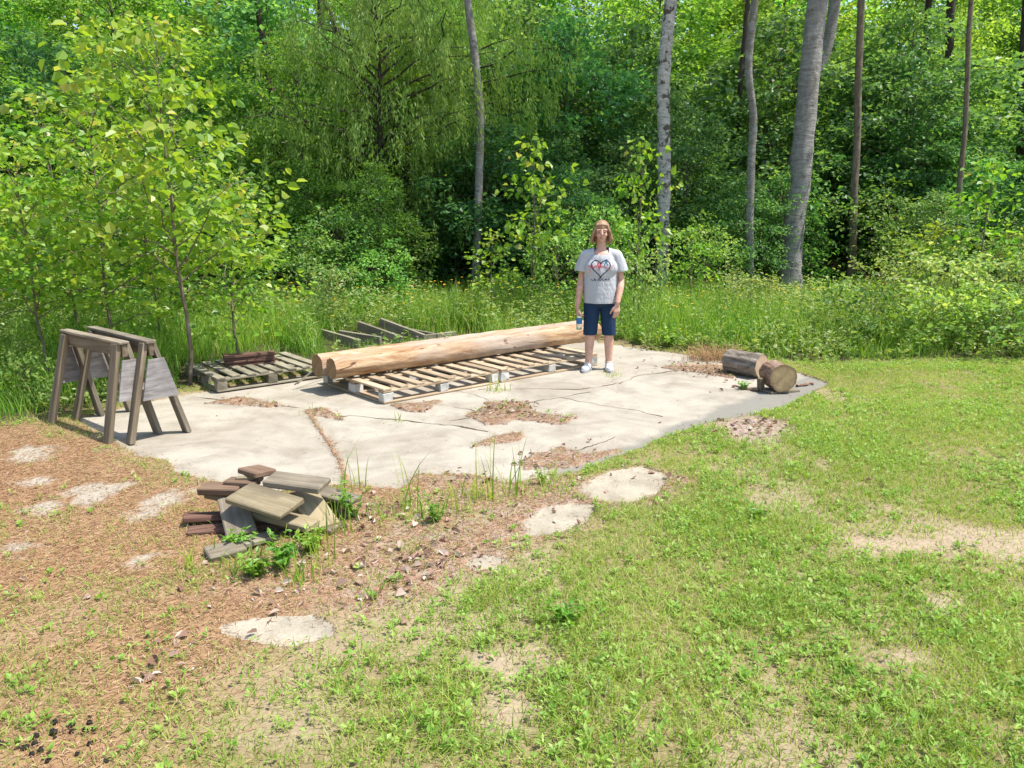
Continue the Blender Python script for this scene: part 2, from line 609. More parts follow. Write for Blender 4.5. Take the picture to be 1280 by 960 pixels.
def slab_mesh(name, poly, mat, z0, z1, jag=.0):
    bm = bmesh.new()
    P = []
    n = len(poly)
    for i in range(n):
        a, c = poly[i], poly[(i + 1) % n]
        k = max(1, int(np.hypot(*(c - a)) / .08))
        for j in range(k):
            p = a + (c - a) * j / k
            q = (fbm(np.array([p[0] * 7]), np.array([p[1] * 7]), 77)[0] - .5) * jag
            P.append((p[0] + q, p[1] + q * .7))
    top = [bm.verts.new((x, y, z1)) for x, y in P]
    bot = [bm.verts.new((x, y, z0)) for x, y in P]
    ft = bm.faces.new(top)
    bm.faces.new(bot[::-1])
    for i in range(len(P)):
        bm.faces.new((top[i - 1], bot[i - 1], bot[i], top[i]))
    bmesh.ops.recalc_face_normals(bm, faces=bm.faces)
    bmesh.ops.triangulate(bm, faces=[f for f in bm.faces if len(f.verts) > 4])
    me = bpy.data.meshes.new(name)
    bm.to_mesh(me)
    bm.free()
    me.materials.append(mat)
    return me


CONC = concrete_mat('concrete', (.275, .245, .20), (.375, .342, .288), (G(770, 562)[:2], G(965, 482)[:2]))
STONE = concrete_mat('flagstone', (.23, .205, .16), (.375, .335, .265))
pad = link('concrete_pad', slab_mesh('concrete_pad', SOLID, CONC, -.14, 0.0, .04))
tag(pad, 'cracked pale concrete pad the logs and pallets lie on', kind='structure')
SOIL = plain('crack_soil', (.10, .075, .05), .95, .1, 60, .5)


def crack(pts, wmin, wmax, seed):
    L = GP(pts)
    P = []
    for i in range(len(L) - 1):
        k = max(2, int(np.hypot(*(L[i + 1] - L[i])) / .03))
        for j in range(k):
            P.append(L[i] + (L[i + 1] - L[i]) * j / k)
    P = np.array(P)
    P = P + (np.stack([fbm(P[:, 0] * 9, P[:, 1] * 9, seed), fbm(P[:, 0] * 9, P[:, 1] * 9, seed + 5)], -1) - .5) * .07
    t = norm(np.gradient(P, axis=0))
    s = np.stack([-t[:, 1], t[:, 0]], -1)
    wd = (wmin + (wmax - wmin) * sstep(.35, .75, fbm(P[:, 0] * 6, P[:, 1] * 6, seed + 9)))[:, None] / 2
    A, B = P + s * wd, P - s * wd
    n = len(P)
    v = np.concatenate([np.c_[A, np.full(n, .003)], np.c_[B, np.full(n, .003)]])
    i = np.arange(n - 1)
    m = MB()
    m.add(v, np.stack([i, i + n, i + n + 1, i + 1], -1))
    return m.build('crack', SOIL, pad)


crack([(392, 519), (440, 520), (500, 526), (560, 531), (612, 540)], .006, .03, 3)
crack([(612, 500), (585, 492), (560, 488)], .004, .014, 13)
crack([(565, 508), (590, 512), (602, 520)], .005, .016, 19)
crack([(600, 487), (660, 486), (720, 487), (760, 482), (800, 470), (850, 462)], .004, .02, 23)
crack([(655, 505), (700, 497), (740, 490)], .004, .012, 33)
crack([(700, 497), (760, 508), (800, 514), (835, 522)], .004, .012, 37)
crack([(560, 527), (600, 520), (640, 512)], .004, .012, 43)
crack([(690, 572), (740, 558), (770, 545)], .005, .02, 47)
crack([(240, 497), (300, 502), (380, 510)], .004, .02, 53)
for (k, lab) in (('F1', 'pale flat stone just in front of the concrete pad, largest of the stepping stones'),
                 ('F2', 'pale flat stepping stone in brown litter, second from the concrete pad'),
                 ('F3', 'small half buried stepping stone at the edge of the grass'),
                 ('F4', 'long whitish stepping stone sunk in needles nearest the camera')):
    c = FLAGS[k].mean(0)
    o = link('flagstone', slab_mesh('flagstone', (FLAGS[k] - c) * 1.12, STONE, -.08, .004, .05), None, (c[0], c[1], 0))
    tag(o, lab, 'stepping stone', 'stepping stones in front of the concrete pad')


# ------------------------------------------------------------------ boxes / boards
def board_mesh(name, sx, sy, sz, mat, bev=.004, warp=0.0, seed=0):
    bm = bmesh.new()
    bmesh.ops.create_cube(bm, size=1)
    for v in bm.verts:
        v.co = Vector((v.co.x * sx, v.co.y * sy, v.co.z * sz))
    r = np.random.default_rng(seed)
    for v in bm.verts:
        v.co += Vector(r.uniform(-1, 1, 3)) * min(sx, sy, sz) * .09
    if bev: bmesh.ops.bevel(bm, geom=bm.edges[:], offset=bev, segments=1, affect='EDGES')
    me = bpy.data.meshes.new(name)
    bm.to_mesh(me)
    bm.free()
    me.materials.append(mat)
    return me


_seed = [0]


def board(name, size, loc, rot=(0, 0, 0), mat=None, parent=None, bev=.004):
    _seed[0] += 1
    return link(name, board_mesh(name, *size, mat, bev, 0, _seed[0]), parent, loc, rot)


def between(name, p, q, wd, th, mat, parent, twist=None):
    """a board whose long (x) axis runs p -> q; twist = direction its width faces"""
    p, q = Vector(p), Vector(q)
    x = (q - p).normalized()
    y = Vector(twist) if twist else Vector((0, 0, 1))
    z = x.cross(y).normalized()
    y = z.cross(x)
    rot = Matrix((x, y, z)).transposed().to_euler()
    return board(name, ((q - p).length, wd, th), (p + q) / 2, rot, mat, parent)


# ------------------------------------------------------------------ sawhorses
def sawhorse(near_left, near_right, far_left, label, top=.745):
    nl, nr, fl_ = G(*near_left), G(*near_right), G(*far_left)
    fr_ = nr + fl_ - nl
    ncen, fcen = (nl + nr) / 2, (fl_ + fr_) / 2
    cen = (ncen + fcen) / 2
    ax = (ncen - fcen)
    L = float(np.linalg.norm(ax))
    ang = math.atan2(ax[1], ax[0])
    t = thing('sawhorse', label, 'sawhorse', tuple(cen), ang, 'wooden sawhorses at the corner of the pad')
    half = float(np.linalg.norm(nr - nl)) / 2
    board('beam', (L + .05, .04, .10), (0, 0, top - .05), (0, 0, 0), W_BROWN, t)
    board('top_rail', (L + .07, .075, .022), (0.0, 0, top + .012), (0, R(.6), 0), W_GREY, t)
    for sx in (-1, 1):
        for sy in (-1, 1):
            xx = sx * (L / 2 - .035)
            p = Vector((xx, sy * .028, top - .005))
            q = Vector((xx + sx * .045, sy * half, .004))
            between('leg', q, p, .085, .038, W_BROWN if sy < 0 else W_GREY, t, (1, 0, 0))
        xo = sx * (L / 2 + .034)
        mb = MB()
        zt, zb = top - .12, top - .42
        wt, wb = .047 + (half - .03) * .12 / top, .047 + (half - .03) * .42 / top
        P = [(-.008, 0), (-.008, 1), (.008, 1), (.008, 0)]
        v = [(xo + sx * .012 + dx, (wt if y else -wt + .034), zt) for dx, y in P] + [(xo + sx * .030 + dx, (wb if y else -wb + .034), zb) for dx, y in P]
        mb.add(v, [(0, 1, 2, 3), (7, 6, 5, 4), (0, 4, 5, 1), (1, 5, 6, 2), (2, 6, 7, 3), (3, 7, 4, 0)])
        mb.build('end_panel', W_PLY, t)
    return t


sawhorse((160, 554), (236, 541), (93, 526), 'weathered sawhorse with plywood end panel, standing out in the open on the concrete')
sawhorse((131, 555), (200, 543), (63, 531), 'weathered sawhorse nested behind the other one with its feet in pine needles', .742)

# ------------------------------------------------------------------ pallets
PC0, PC1, PL = G(480, 506), G(625, 479), G(385, 482)
E1 = norm(PC1 - PC0)
PANG = math.atan2(E1[1], E1[0])
PLEN = float(np.linalg.norm(PC1 - PC0))
PWID = 1.16


def pallet(label, loc, ang, L, Wd, mat, blockmat, n=8, group=None, skip=(), rot=None):
    t = thing('wooden_pallet', label, 'pallet', loc, ang, group, rot)
    for y in (.05, Wd / 2, Wd - .05):
        board('bottom_board', (L, .10, .019), (L / 2, y, .0115), (0, 0, 0), mat, t)
        board('stringer_board', (L, .10, .019), (L / 2, y, .1145), (0, 0, 0), mat, t)
        for x in (.05, L / 2, L - .05):
            board('block', (.10, .10, .082), (x, y, .063), (0, 0, 0), blockmat, t)
    for x in (.05, L - .05):
        for (y0, y1) in ((.101, Wd / 2 - .051), (Wd / 2 + .051, Wd - .101)):
            board('bottom_board', (.10, y1 - y0, .017), (x, (y0 + y1) / 2, .0105), (0, 0, 0), mat, t)
    for i in range(n):
        if i in skip: continue
        x = .05 + (L - .1) * i / (n - 1) + rng.uniform(-.012, .012)
        me = board_mesh('slat', Wd + rng.uniform(-.01, .02), .088, .019, mat, .003, 0, 500 + i + int(L * 100))
        link('slat', me, t, (x, Wd / 2, .1345), (0, 0, math.pi / 2 + R(rng.uniform(-.8, .8))))
    return t


W_BLOCK = woodmat('pale_pressed_block', (.30, .285, .26), (.46, .45, .42), (.58, .57, .54), (9, 9, 9))
pgrp = 'pallets under the peeled logs'
pallet('wooden pallet under the sawn ends of the two peeled logs', tuple(PC0), PANG, PLEN - .01, PWID, W_PALLET, W_BLOCK, 8, pgrp)
q = PC0 + E1 * (PLEN + .02)
pallet('wooden pallet under the far half of the peeled logs, beside the standing woman', tuple(q), PANG - R(.8), PLEN + .04, PWID, W_PALLET, W_BLOCK, 8, pgrp)
pl = G(262, 493)
pallet('old silvered pallet carrying dark boards in the grass left of the logs', (pl[0] + .07, pl[1] + .02, .012), R(40), 1.12, .92, W_OLD, W_OLD, 8, None)

# dark boards stacked on the old pallet
cz = .158
c0 = G(311, 447, .22)
for i, (lab, dx, dz, dr, ln) in enumerate((
        ('dark brown board lying on the old pallet, lowest of its stack', 0, 0, 0, .50),
        ('dark brown board in the middle of the stack on the old pallet', .01, .03, 1.5, .51),
        ('dark brown board third up in the stack on the old pallet', -.01, .06, -1, .50),
        ('dark brown board lying topmost on the old pallet, weathered greyish on top', .005, .09, 1, .52))):
    o = board('dark_board', (ln, .14, .028), (c0[0] + dx, c0[1] + .02, cz + .002 + dz), (0, 0, R(24 + dr)), W_DARK)
    tag(o, lab, 'board', 'dark boards stacked on the old pallet')

# broken pallet behind the logs
bp = G(488, 437)
t = thing('broken_pallet', 'broken silvered pallet with boards sticking up out of the grass behind the logs', 'pallet', (bp[0] - .05, bp[1] + .25, -.07), R(20))
board('bottom_board', (1.25, .09, .03), (.05, -.05, .10), (0, R(-3), 0), W_OLD, t)
board('bottom_board', (1.2, .09, .03), (.0, .42, .12), (0, R(-4), 0), W_OLD, t)
for (x, y, z, a, p, l) in ((-.62, .1, .19, -44, 10, .62), (-.10, .12, .23, -46, 13, .7), (.20, .16, .245, -47, 14, .72), (-.35, .18, .17, -50, 3, .7), (.48, .2, .16, -56, 3, .6)):
    board('slat', (l, .045, .12), (x, y, z), (0, R(p), R(a)), W_OLD, t)
board('stringer', (.55, .05, .09), (.62, -.02, .16), (0, R(-3), R(4)), W_OLD, t)


# ------------------------------------------------------------------ peeled logs
def logmat_end(name, a, b, cracks=True):
    m, nt, bs, out = newmat(name)
    v = mapped(nt, (1, 1, 1), 'Object', False)
    wv = nt.nodes.new('ShaderNodeTexWave')
    wv.wave_type = 'RINGS'
    wv.rings_direction = 'X'
    wv.inputs['Scale'].default_value = 32
    wv.inputs['Distortion'].default_value = 5
    wv.inputs['Detail'].default_value = 3
    nt.links.new(v, wv.inputs['Vector'])
    r = ramp(nt, [(.25, a), (.7, b)])
    nt.links.new(math_(nt, 'ADD', math_(nt, 'MULTIPLY', wv.outputs['Fac'], .22), math_(nt, 'MULTIPLY', noise(nt, 13, 6, .68, v), .78)), r.inputs[0])
    # radial drying checks from the pith, and a darker rim under the bark
    tc = nt.nodes.new('ShaderNodeTexCoord')
    sp = nt.nodes.new('ShaderNodeSeparateXYZ')
    nt.links.new(tc.outputs['Object'], sp.inputs[0])
    an = math_(nt, 'ARCTAN2', sp.outputs[1], sp.outputs[2])
    rr_ = math_(nt, 'SQRT', math_(nt, 'ADD', math_(nt, 'MULTIPLY', sp.outputs[1], sp.outputs[1]), math_(nt, 'MULTIPLY', sp.outputs[2], sp.outputs[2])))
    cv = nt.nodes.new('ShaderNodeCombineXYZ')
    nt.links.new(math_(nt, 'MULTIPLY', an, 2.2), cv.inputs[0])
    nt.links.new(math_(nt, 'MULTIPLY', rr_, 5.0), cv.inputs[1])
    ck = ramp(nt, [(.0, (1, 1, 1)), (.30, (1, 1, 1)), (.34, (0, 0, 0))])
    nt.links.new(noise(nt, 3.0, 3, .5, cv.outputs[0]), ck.inputs[0])
    col = mixc(nt, math_(nt, 'MULTIPLY', ck.outputs[0], .8), r.outputs[0], tuple(k * .35 for k in a))
    rim = ramp(nt, [(.0, (0, 0, 0)), (.62, (0, 0, 0)), (.8, (1, 1, 1))])
    nt.links.new(math_(nt, 'MULTIPLY', rr_, 6.2), rim.inputs[0])
    col = mixc(nt, math_(nt, 'MULTIPLY', rim.outputs[0], .55), col, tuple(k * .6 for k in a))
    nt.links.new(col, bs.inputs['Base Color'])
    bump(nt, noise(nt, 40, 4, .6, v), bs, .4, .004)
    bs.inputs['Roughness'].default_value = .85
    return m


LOGEND = logmat_end('log_cut_end', (.15, .08, .036), (.32, .20, .105))


def logthing(name, label, p, q, r0, r1, bark, endmat, cat, group, seed, rough=.012, sides=36, segs=70):
    p, q = Vector(p), Vector(q)
    x = (q - p).normalized()
    L = (q - p).length
    rot = x.to_track_quat('X', 'Z').to_euler()
    t = thing(name, label, cat, tuple(p), 0, group, tuple(rot))
    s = np.linspace(0, L, segs)
    th = np.linspace(0, 2 * np.pi, sides, endpoint=False)
    S, T = np.meshgrid(s, th, indexing='ij')
    rad = r0 + (r1 - r0) * S / L
    cx, cy = np.cos(T), np.sin(T)
    nz = (fbm(S * 1.2 + 5 * cx, 3 * cy + 50, seed) - .5) * rough * 2 + (fbm(S * 5 + 9 * cx, 7 * cy + 90, seed + 3) - .5) * rough
    rad = rad + nz
    v = np.stack([S, rad * cx, rad * cy], -1).reshape(-1, 3)
    i = np.arange(segs - 1)[:, None] * sides
    j = np.arange(sides)[None]
    k = (j + 1) % sides
    f = np.stack([i + j, i + sides + j, i + sides + k, i + k], -1).reshape(-1, 4)
    mb = MB()
    mb.add(v, f)
    mb.build('log_body', bark, t, True)
    for e, nm in ((0, 'cut_end'), (segs - 1, 'cut_end')):
        ring = v.reshape(segs, sides, 3)[e]
        d = -1 if e == 0 else 1
        mb = MB()
        vv = [np.array([[ring[:, 0].mean() + d * .002, 0, 0]])]
        for fr in (.35, .7, 1.0):
            rr = ring * np.array([1, fr, fr])
            rr[:, 0] += d * .002 * (1 - fr * .9)
            vv.append(rr)
        vv = np.concatenate(vv)
        ff = [(0, 1 + a, 1 + (a + 1) % sides) for a in range(sides)]
        mb.add(vv, [])
        mb.V.append(vv); mb.n = len(vv)
        if d < 0: ff = [c[::-1] for c in ff]
        mb.F.append(np.array(ff)); mb.A.append(np.full(len(ff), .5)); mb.M.append(np.zeros(len(ff)))
        q4 = []
        for g_ in range(2):
            for a in range(sides):
                b_ = (a + 1) % sides
                w_ = (1 + g_ * sides + a, 1 + (g_ + 1) * sides + a, 1 + (g_ + 1) * sides + b_, 1 + g_ * sides + b_)
                q4.append(w_ if d > 0 else w_[::-1])
        mb.F.append(np.array(q4)); mb.A.append(np.full(len(q4), .5)); mb.M.append(np.zeros(len(q4)))
        mb.build(nm, endmat, t)
    return t


def logbark(name):
    m, nt, bs, out = newmat(name)
    f = noise(nt, 1.0, 8, .72, mapped(nt, (1.7, 9, 9)), 1.3)
    r = ramp(nt, [(.28, (.10, .05, .022)), (.40, (.27, .145, .07)), (.53, (.40, .265, .155)), (.72, (.53, .43, .325))])
    nt.links.new(f, r.inputs[0])
    g = noise(nt, 1.0, 5, .6, mapped(nt, (.9, 3, 3)))
    rr = ramp(nt, [(.42, (0, 0, 0)), (.6, (1, 1, 1))])
    nt.links.new(g, rr.inputs[0])
    c = mixc(nt, math_(nt, 'MULTIPLY', rr.outputs[0], .8), r.outputs[0], mixc(nt, noise(nt, 1.0, 5, .7, mapped(nt, (3, 20, 20))), (.20, .15, .115), (.52, .45, .385)))
    k = noise(nt, 1.0, 3, .6, mapped(nt, (3.5, 14, 14)), .6)
    kr = ramp(nt, [(.63, (0, 0, 0)), (.70, (1, 1, 1))])
    nt.links.new(k, kr.inputs[0])
    c = mixc(nt, kr.outputs[0], c, (.10, .05, .025))
    nt.links.new(c, bs.inputs['Base Color'])
    bs.inputs['Roughness'].default_value = .8
    bs.inputs['Specular IOR Level'].default_value = .25
    bump(nt, f, bs, .9, .014)
    return m


LOGB = logbark('peeled_log_surface')
z1 = .146 + .112
s1 = G(414, 461, z1)
e1_ = s1 + E1 * 3.62
s1[2] = e1_[2] = z1
perp = np.array([-E1[1], E1[0], 0])
lg = 'peeled logs lying on the pallets'
logthing('peeled_log', 'long peeled tan log nearer the camera on the pallets', s1, e1_, .100, .118, LOGB, LOGEND, 'log', lg, 3)
s2 = s1 + perp * .228 - E1 * .03
e2_ = e1_ + perp * .232
logthing('peeled_log', 'long peeled log lying behind the other, only its sawn end and top showing', s2, e2_, .112, .112, LOGB, LOGEND, 'log', lg, 8)


# ------------------------------------------------------------------ bark covered rounds
def barkmat(name, dark, mid, light, sc=(5, 16, 16), spots=None):
    m, nt, bs, out = newmat(name)
    f = noise(nt, 1.0, 7, .7, mapped(nt, sc), 1.4)
    r = ramp(nt, [(.3, dark), (.5, mid), (.72, light)])
    nt.links.new(f, r.inputs[0])
    c = r.outputs[0]
    if spots:
        k = noise(nt, 1.0, 3, .6, mapped(nt, (7, 7, 7)))
        kr = ramp(nt, [(.52, (0, 0, 0)), (.6, (1, 1, 1))])
        nt.links.new(k, kr.inputs[0])
        c = mixc(nt, kr.outputs[0], c, spots)
    nt.links.new(c, bs.inputs['Base Color'])
    bs.inputs['Roughness'].default_value = .95
    bs.inputs['Specular IOR Level'].default_value = .15
    bump(nt, f, bs, 1.0, .02)
    return m


BARK_R = barkmat('round_bark', (.06, .045, .035), (.23, .195, .16), (.42, .38, .335))
BARK_B = barkmat('red_round_bark', (.09, .05, .035), (.26, .16, .11), (.42, .34, .29))
END_Y = logmat_end('pale_round_end', (.17, .105, .05), (.50, .37, .20))
END_P = logmat_end('pink_round_end', (.30, .19, .12), (.50, .36, .25))
rg = 'cut rounds at the right of the pad'
pA = G(951, 473)
logthing('log_round', 'short bark covered log with grey furrowed bark behind the other round', (pA[0], pA[1], .130), (pA[0] - .27, pA[1] + .30, .130), .122, .118, BARK_R, END_P, 'log', rg, 21, .024, 56, 34)
pB = G(978, 493)
logthing('log_round', 'short thick round with yellowish sawn face towards the camera, on a scrap of board', (pB[0], pB[1], .157), (pB[0] - .02, pB[1] + .28, .152), .133, .13, BARK_B, END_Y, 'log', rg, 27, .012, 56, 26)
sc_ = board('scrap_board', (.34, .16, .022), (pB[0] + .02, pB[1] + .12, .0125), (0, 0, R(20)), W_GREY)
tag(sc_, 'flat scrap of board lying under the sawn round', 'board')
wd_ = G(958, 491)
o = board('wood_chunk', (.13, .05, .055), (wd_[0] - .04, wd_[1] + .06, .068), (0, R(84), R(20)), W_BROWN)
tag(o, 'small split chunk of wood standing against the sawn round', 'wood chunk')
for (a, c, lab) in (((948, 490), (915, 484), 'brown curl of fallen bark on the concrete left of the rounds'), ((996, 484), (1016, 481), 'thin strip of fallen bark on the ground right of the rounds')):
    A_, C_ = G(*a), G(*c)
    n = 9
    mid_ = [A_ + (C_ - A_) * i / (n - 1) + np.array([0, .012 * math.sin(i * 1.3), .016 + .006 * math.sin(i * 2.1)]) for i in range(n)]
    v, f = tube(np.array(mid_), .013 + .004 * np.sin(np.arange(n) * 1.7), 7)
    mb = MB(); mb.add(v, f)
    tag(mb.build('bark_strip', BARK_B), lab, 'bark')

# ------------------------------------------------------------------ pile of short planks: (px,py,z, len,wid,th, yaw,pitch,roll, mat, label)
PILE = [
    (330, 655, .03, .46, .14, .045, 10, 0, 0, W_DARK, 'dark plank flat on the ground under the pile'),
    (380, 652, .03, .50, .14, .045, -25, 0, 0, W_BROWN, 'brown plank lying at the bottom right of the pile'),
    (258, 646, .05, .26, .10, .040, 18, 4, 0, W_DARK, 'dark plank end poking out of the left foot of the pile'),
    (262, 662, .025, .24, .10, .040, 14, 0, 0, W_DARK, 'dark stub lying on the needles lowest at the left of the pile'),
    (282, 688, .035, .20, .13, .045, 35, 0, 8, W_GREY, 'grey plank end lying nearest the camera in front of the pile'),
    (322, 674, .035, .22, .12, .035, 50, 6, 0, W_OLD, 'whitish short board leaning low at the front of the pile'),
    (296, 645, .105, .34, .17, .040, -62, 22, 8, W_GREY, 'grey board sloping down to the front left of the pile'),
    (352, 648, .09, .44, .13, .045, -20, 4, 0, W_TAN, 'tan plank right under the broad pale one'),
    (392, 636, .10, .36, .17, .035, -52, 20, 4, W_TAN, 'tan plank sloping down at the right of the pile'),
    (412, 618, .12, .36, .16, .04, -18, 8, -6, W_GREY, 'grey plank poking out on the far right of the pile'),
    (290, 622, .155, .34, .10, .045, -20, 2, 0, W_TAN, 'narrow tan plank under the broad pale one'),
    (276, 611, .20, .24, .13, .05, -3, 0, 0, W_RED, 'dark brown plank jutting out level to the left of the pile'),
    (331, 626, .20, .40, .22, .042, -24, 6, 8, W_TAN, 'broad pale plank lying across the middle of the pile'),
    (312, 598, .245, .16, .04, .035, 4, 0, 0, W_TAN, 'narrow yellowish stick end near the top of the pile'),
    (303, 603, .225, .20, .10, .045, -10, 0, 0, W_RED, 'reddish brown block tucked behind the yellowish stick'),
    (321, 589, .270, .20, .15, .04, -40, -3, -5, W_RED, 'reddish brown plank at the very top of the pile'),
    (371, 603, .246, .36, .17, .045, -12, 3, 4, W_GREY, 'grey tan plank with swirling grain on top of the pile'),
]
for (px, py, z, ln, wd, th, yaw, pi_, ro, mat, lab) in PILE:
    c = G(px, py, z)
    o = board('plank', (ln * .92, wd * .92, th * .80), tuple(c), (R(ro), R(pi_), R(yaw)), mat, None, .006)
    tag(o, lab, 'plank', 'pile of short plank offcuts')

# pale dead sticks by the old pallet
for k, (a, b_, za, zb, lab) in enumerate(((G(368, 481, .05), G(450, 436, .32), 0, 0, 'long pale dead stem leaning up over the grass beside the log ends'),
                                          (G(372, 480, .05), G(440, 440, .24), 0, 0, 'thinner pale dead stem beside the leaning one'))):
    n = 10
    P = np.array([a + (b_ - a) * i / (n - 1) + np.array([0, 0, .05 * math.sin(math.pi * i / (n - 1))]) for i in range(n)])
    v, f = tube(P, np.linspace(.007 - k * .002, .003, n), 6)
    mb = MB(); mb.add(v, f)
    tag(mb.build('dead_stem', W_OLD), lab, 'stick')


# ------------------------------------------------------------------ the woman
def cap_verts(p, q, r0, r1, n=14, m=6):
    """closed tapered capsule"""
    p, q = np.array(p, float), np.array(q, float)
    t = q - p
    L = np.linalg.norm(t)
    t = t / (L + 1e-9)
    P, Rr = [], []
    for i in range(m + 1):
        a = math.pi / 2 * i / m
        P.append(p - t * r0 * math.cos(a)); Rr.append(max(r0 * math.sin(a), 1e-4))
    for i in range(m + 1):
        a = math.pi / 2 * i / m
        P.append(q + t * r1 * math.sin(a)); Rr.append(max(r1 * math.cos(a), 1e-4))
    P, Rr = np.array(P), np.array(Rr)
    ref = np.array([0, 0, 1.0]) if abs(t[2]) < .9 else np.array([1.0, 0, 0])
    a_ = norm(np.cross(t, ref)); b_ = np.cross(t, a_)
    th = np.linspace(0, 2 * np.pi, n, endpoint=False)
    v = P[:, None] + Rr[:, None, None] * (np.cos(th)[None, :, None] * a_ + np.sin(th)[None, :, None] * b_)
    K = len(P)
    i = np.arange(K - 1)[:, None] * n
    j = np.arange(n)[None]
    k = (j + 1) % n
    f = np.stack([i + j, i + k, i + n + k, i + n + j], -1).reshape(-1, 4)
    return v.reshape(-1, 3), f


def ell(c, r, rot=(0, 0, 0), n=20, m=12):
    th = np.linspace(0, 2 * np.pi, n, endpoint=False)
    ph = np.linspace(1e-3, np.pi - 1e-3, m)
    P, T = np.meshgrid(ph, th, indexing='ij')
    v = np.stack([r[0] * np.sin(P) * np.cos(T), r[1] * np.sin(P) * np.sin(T), r[2] * np.cos(P)], -1).reshape(-1, 3)
    v = v @ np.array(Euler(rot).to_matrix()).T + np.array(c)
    i = np.arange(m - 1)[:, None] * n
    j = np.arange(n)[None]
    k = (j + 1) % n
    f = np.stack([i + j, i + n + j, i + n + k, i + k], -1).reshape(-1, 4)
    return v, f


def blob(name, prims, mat, parent, vox=.006, smooth=4, fac=.5, wrinkle=None):
    """union of closed prims grown into ONE continuous skin"""
    mb = MB()
    for v, f in prims: mb.add(v, f)
    o = mb.build(name, mat, parent, True)
    md = o.modifiers.new('skin', 'REMESH')
    md.mode = 'VOXEL'
    md.voxel_size = vox
    md.use_smooth_shade = True
    if smooth:
        ms = o.modifiers.new('soft', 'SMOOTH')
        ms.factor = fac
        ms.iterations = smooth
    return o


def body_chain(pts):
    out = []
    for i in range(len(pts) - 1):
        out.append(cap_verts(pts[i][:3], pts[i + 1][:3], pts[i][3], pts[i + 1][3]))
    return out


def skinmat():
    m, nt, bs, out = newmat('sunlit_skin')
    f = noise(nt, 18, 4, .6, mapped(nt, rand=False))
    r = ramp(nt, [(.3, (.48, .265, .19)), (.7, (.60, .37, .28))])
    nt.links.new(f, r.inputs[0])
    nt.links.new(r.outputs[0], bs.inputs['Base Color'])
    bs.inputs['Roughness'].default_value = .5
    bs.inputs['Specular IOR Level'].default_value = .35
    return m


def clothmat(name, col, sc=7, wr=.5):
    m, nt, bs, out = newmat(name)
    f = noise(nt, 1.0, 3, .5, mapped(nt, (sc * 1.6, sc * 1.6, sc * .6), 'Object', False), 1.2)
    w_ = noise(nt, 260, 2, .5, mapped(nt, rand=False))
    r = ramp(nt, [(.3, tuple(c * .88 for c in col)), (.7, tuple(c * 1.08 for c in col))])
    nt.links.new(w_, r.inputs[0])
    nt.links.new(r.outputs[0], bs.inputs['Base Color'])
    bs.inputs['Roughness'].default_value = .9
    bs.inputs['Specular IOR Level'].default_value = .15
    bump(nt, f, bs, wr, .035)
    return m


SKIN = skinmat()
HAIR = woodmat('light_brown_hair', (.14, .075, .04), (.33, .195, .115), (.50, .34, .215), (30, 30, 3), .5)
SHIRT = clothmat('heather_grey_jersey', (.43, .44, .47))
SHORTS = clothmat('navy_denim', (.018, .040, .088), 9, .4)
WHITE = plain('white_shoe', (.62, .62, .63), .6, .3, 40, .15)
SOLE = plain('shoe_sole', (.34, .34, .35), .7)
LACE = plain('shoe_lace', (.75, .75, .75), .8)
pp = G(748, 462)
person = thing('person', 'woman in grey heart print shirt and navy shorts standing at the far log ends', 'person', (pp[0], pp[1], 0), R(-5))
# joints, x to the right in the picture, -y towards the camera
HL, HRt = (-.245, -.055, .70), (.178, -.135, .735)     # wrists
body = []
# head and neck
body += [ell((0, .010, 1.505), (.072, .088, .098)), ell((0, -.012, 1.448), (.053, .064, .060)), ell((0, -.050, 1.408), (.027, .026, .022)),
         ell((0, -.081, 1.468), (.0125, .020, .017), (R(-20), 0, 0)), cap_verts((0, -.074, 1.505), (0, -.086, 1.475), .008, .011),
         ell((-.030, -.052, 1.462), (.028, .026, .026)), ell((.030, -.052, 1.462), (.028, .026, .026)),
         cap_verts((-.045, -.062, 1.513), (.045, -.062, 1.513), .012, .012),
         cap_verts((-.020, -.0715, 1.437), (.020, -.0715, 1.437), .0085, .0085), cap_verts((-.016, -.070, 1.425), (.016, -.070, 1.425), .008, .008)]
for s in (-1, 1): body.append(ell((s * .074, .012, 1.480), (.012, .022, .032)))
body += body_chain([(0, .030, 1.28, .066), (0, .022, 1.36, .051), (0, .020, 1.43, .050)])
# trunk
body += [ell((0, .015, 1.15), (.165, .105, .175)), ell((0, .005, 1.00), (.150, .110, .16)), ell((0, .01, .86), (.175, .120, .13)),
         cap_verts((-.115, .02, 1.246), (.115, .02, 1.246), .055, .055)]
# arms: shoulder, elbow, wrist
AL = [(-.158, .020, 1.232, .050), (-.208, .025, .985, .040), (-.220, -.02, .90, .039), (*HL, .026)]
AR = [(.160, .020, 1.232, .050), (.216, .030, .985, .040), (.212, -.03, .91, .039), (*HRt, .026)]
body += body_chain(AL) + body_chain(AR)


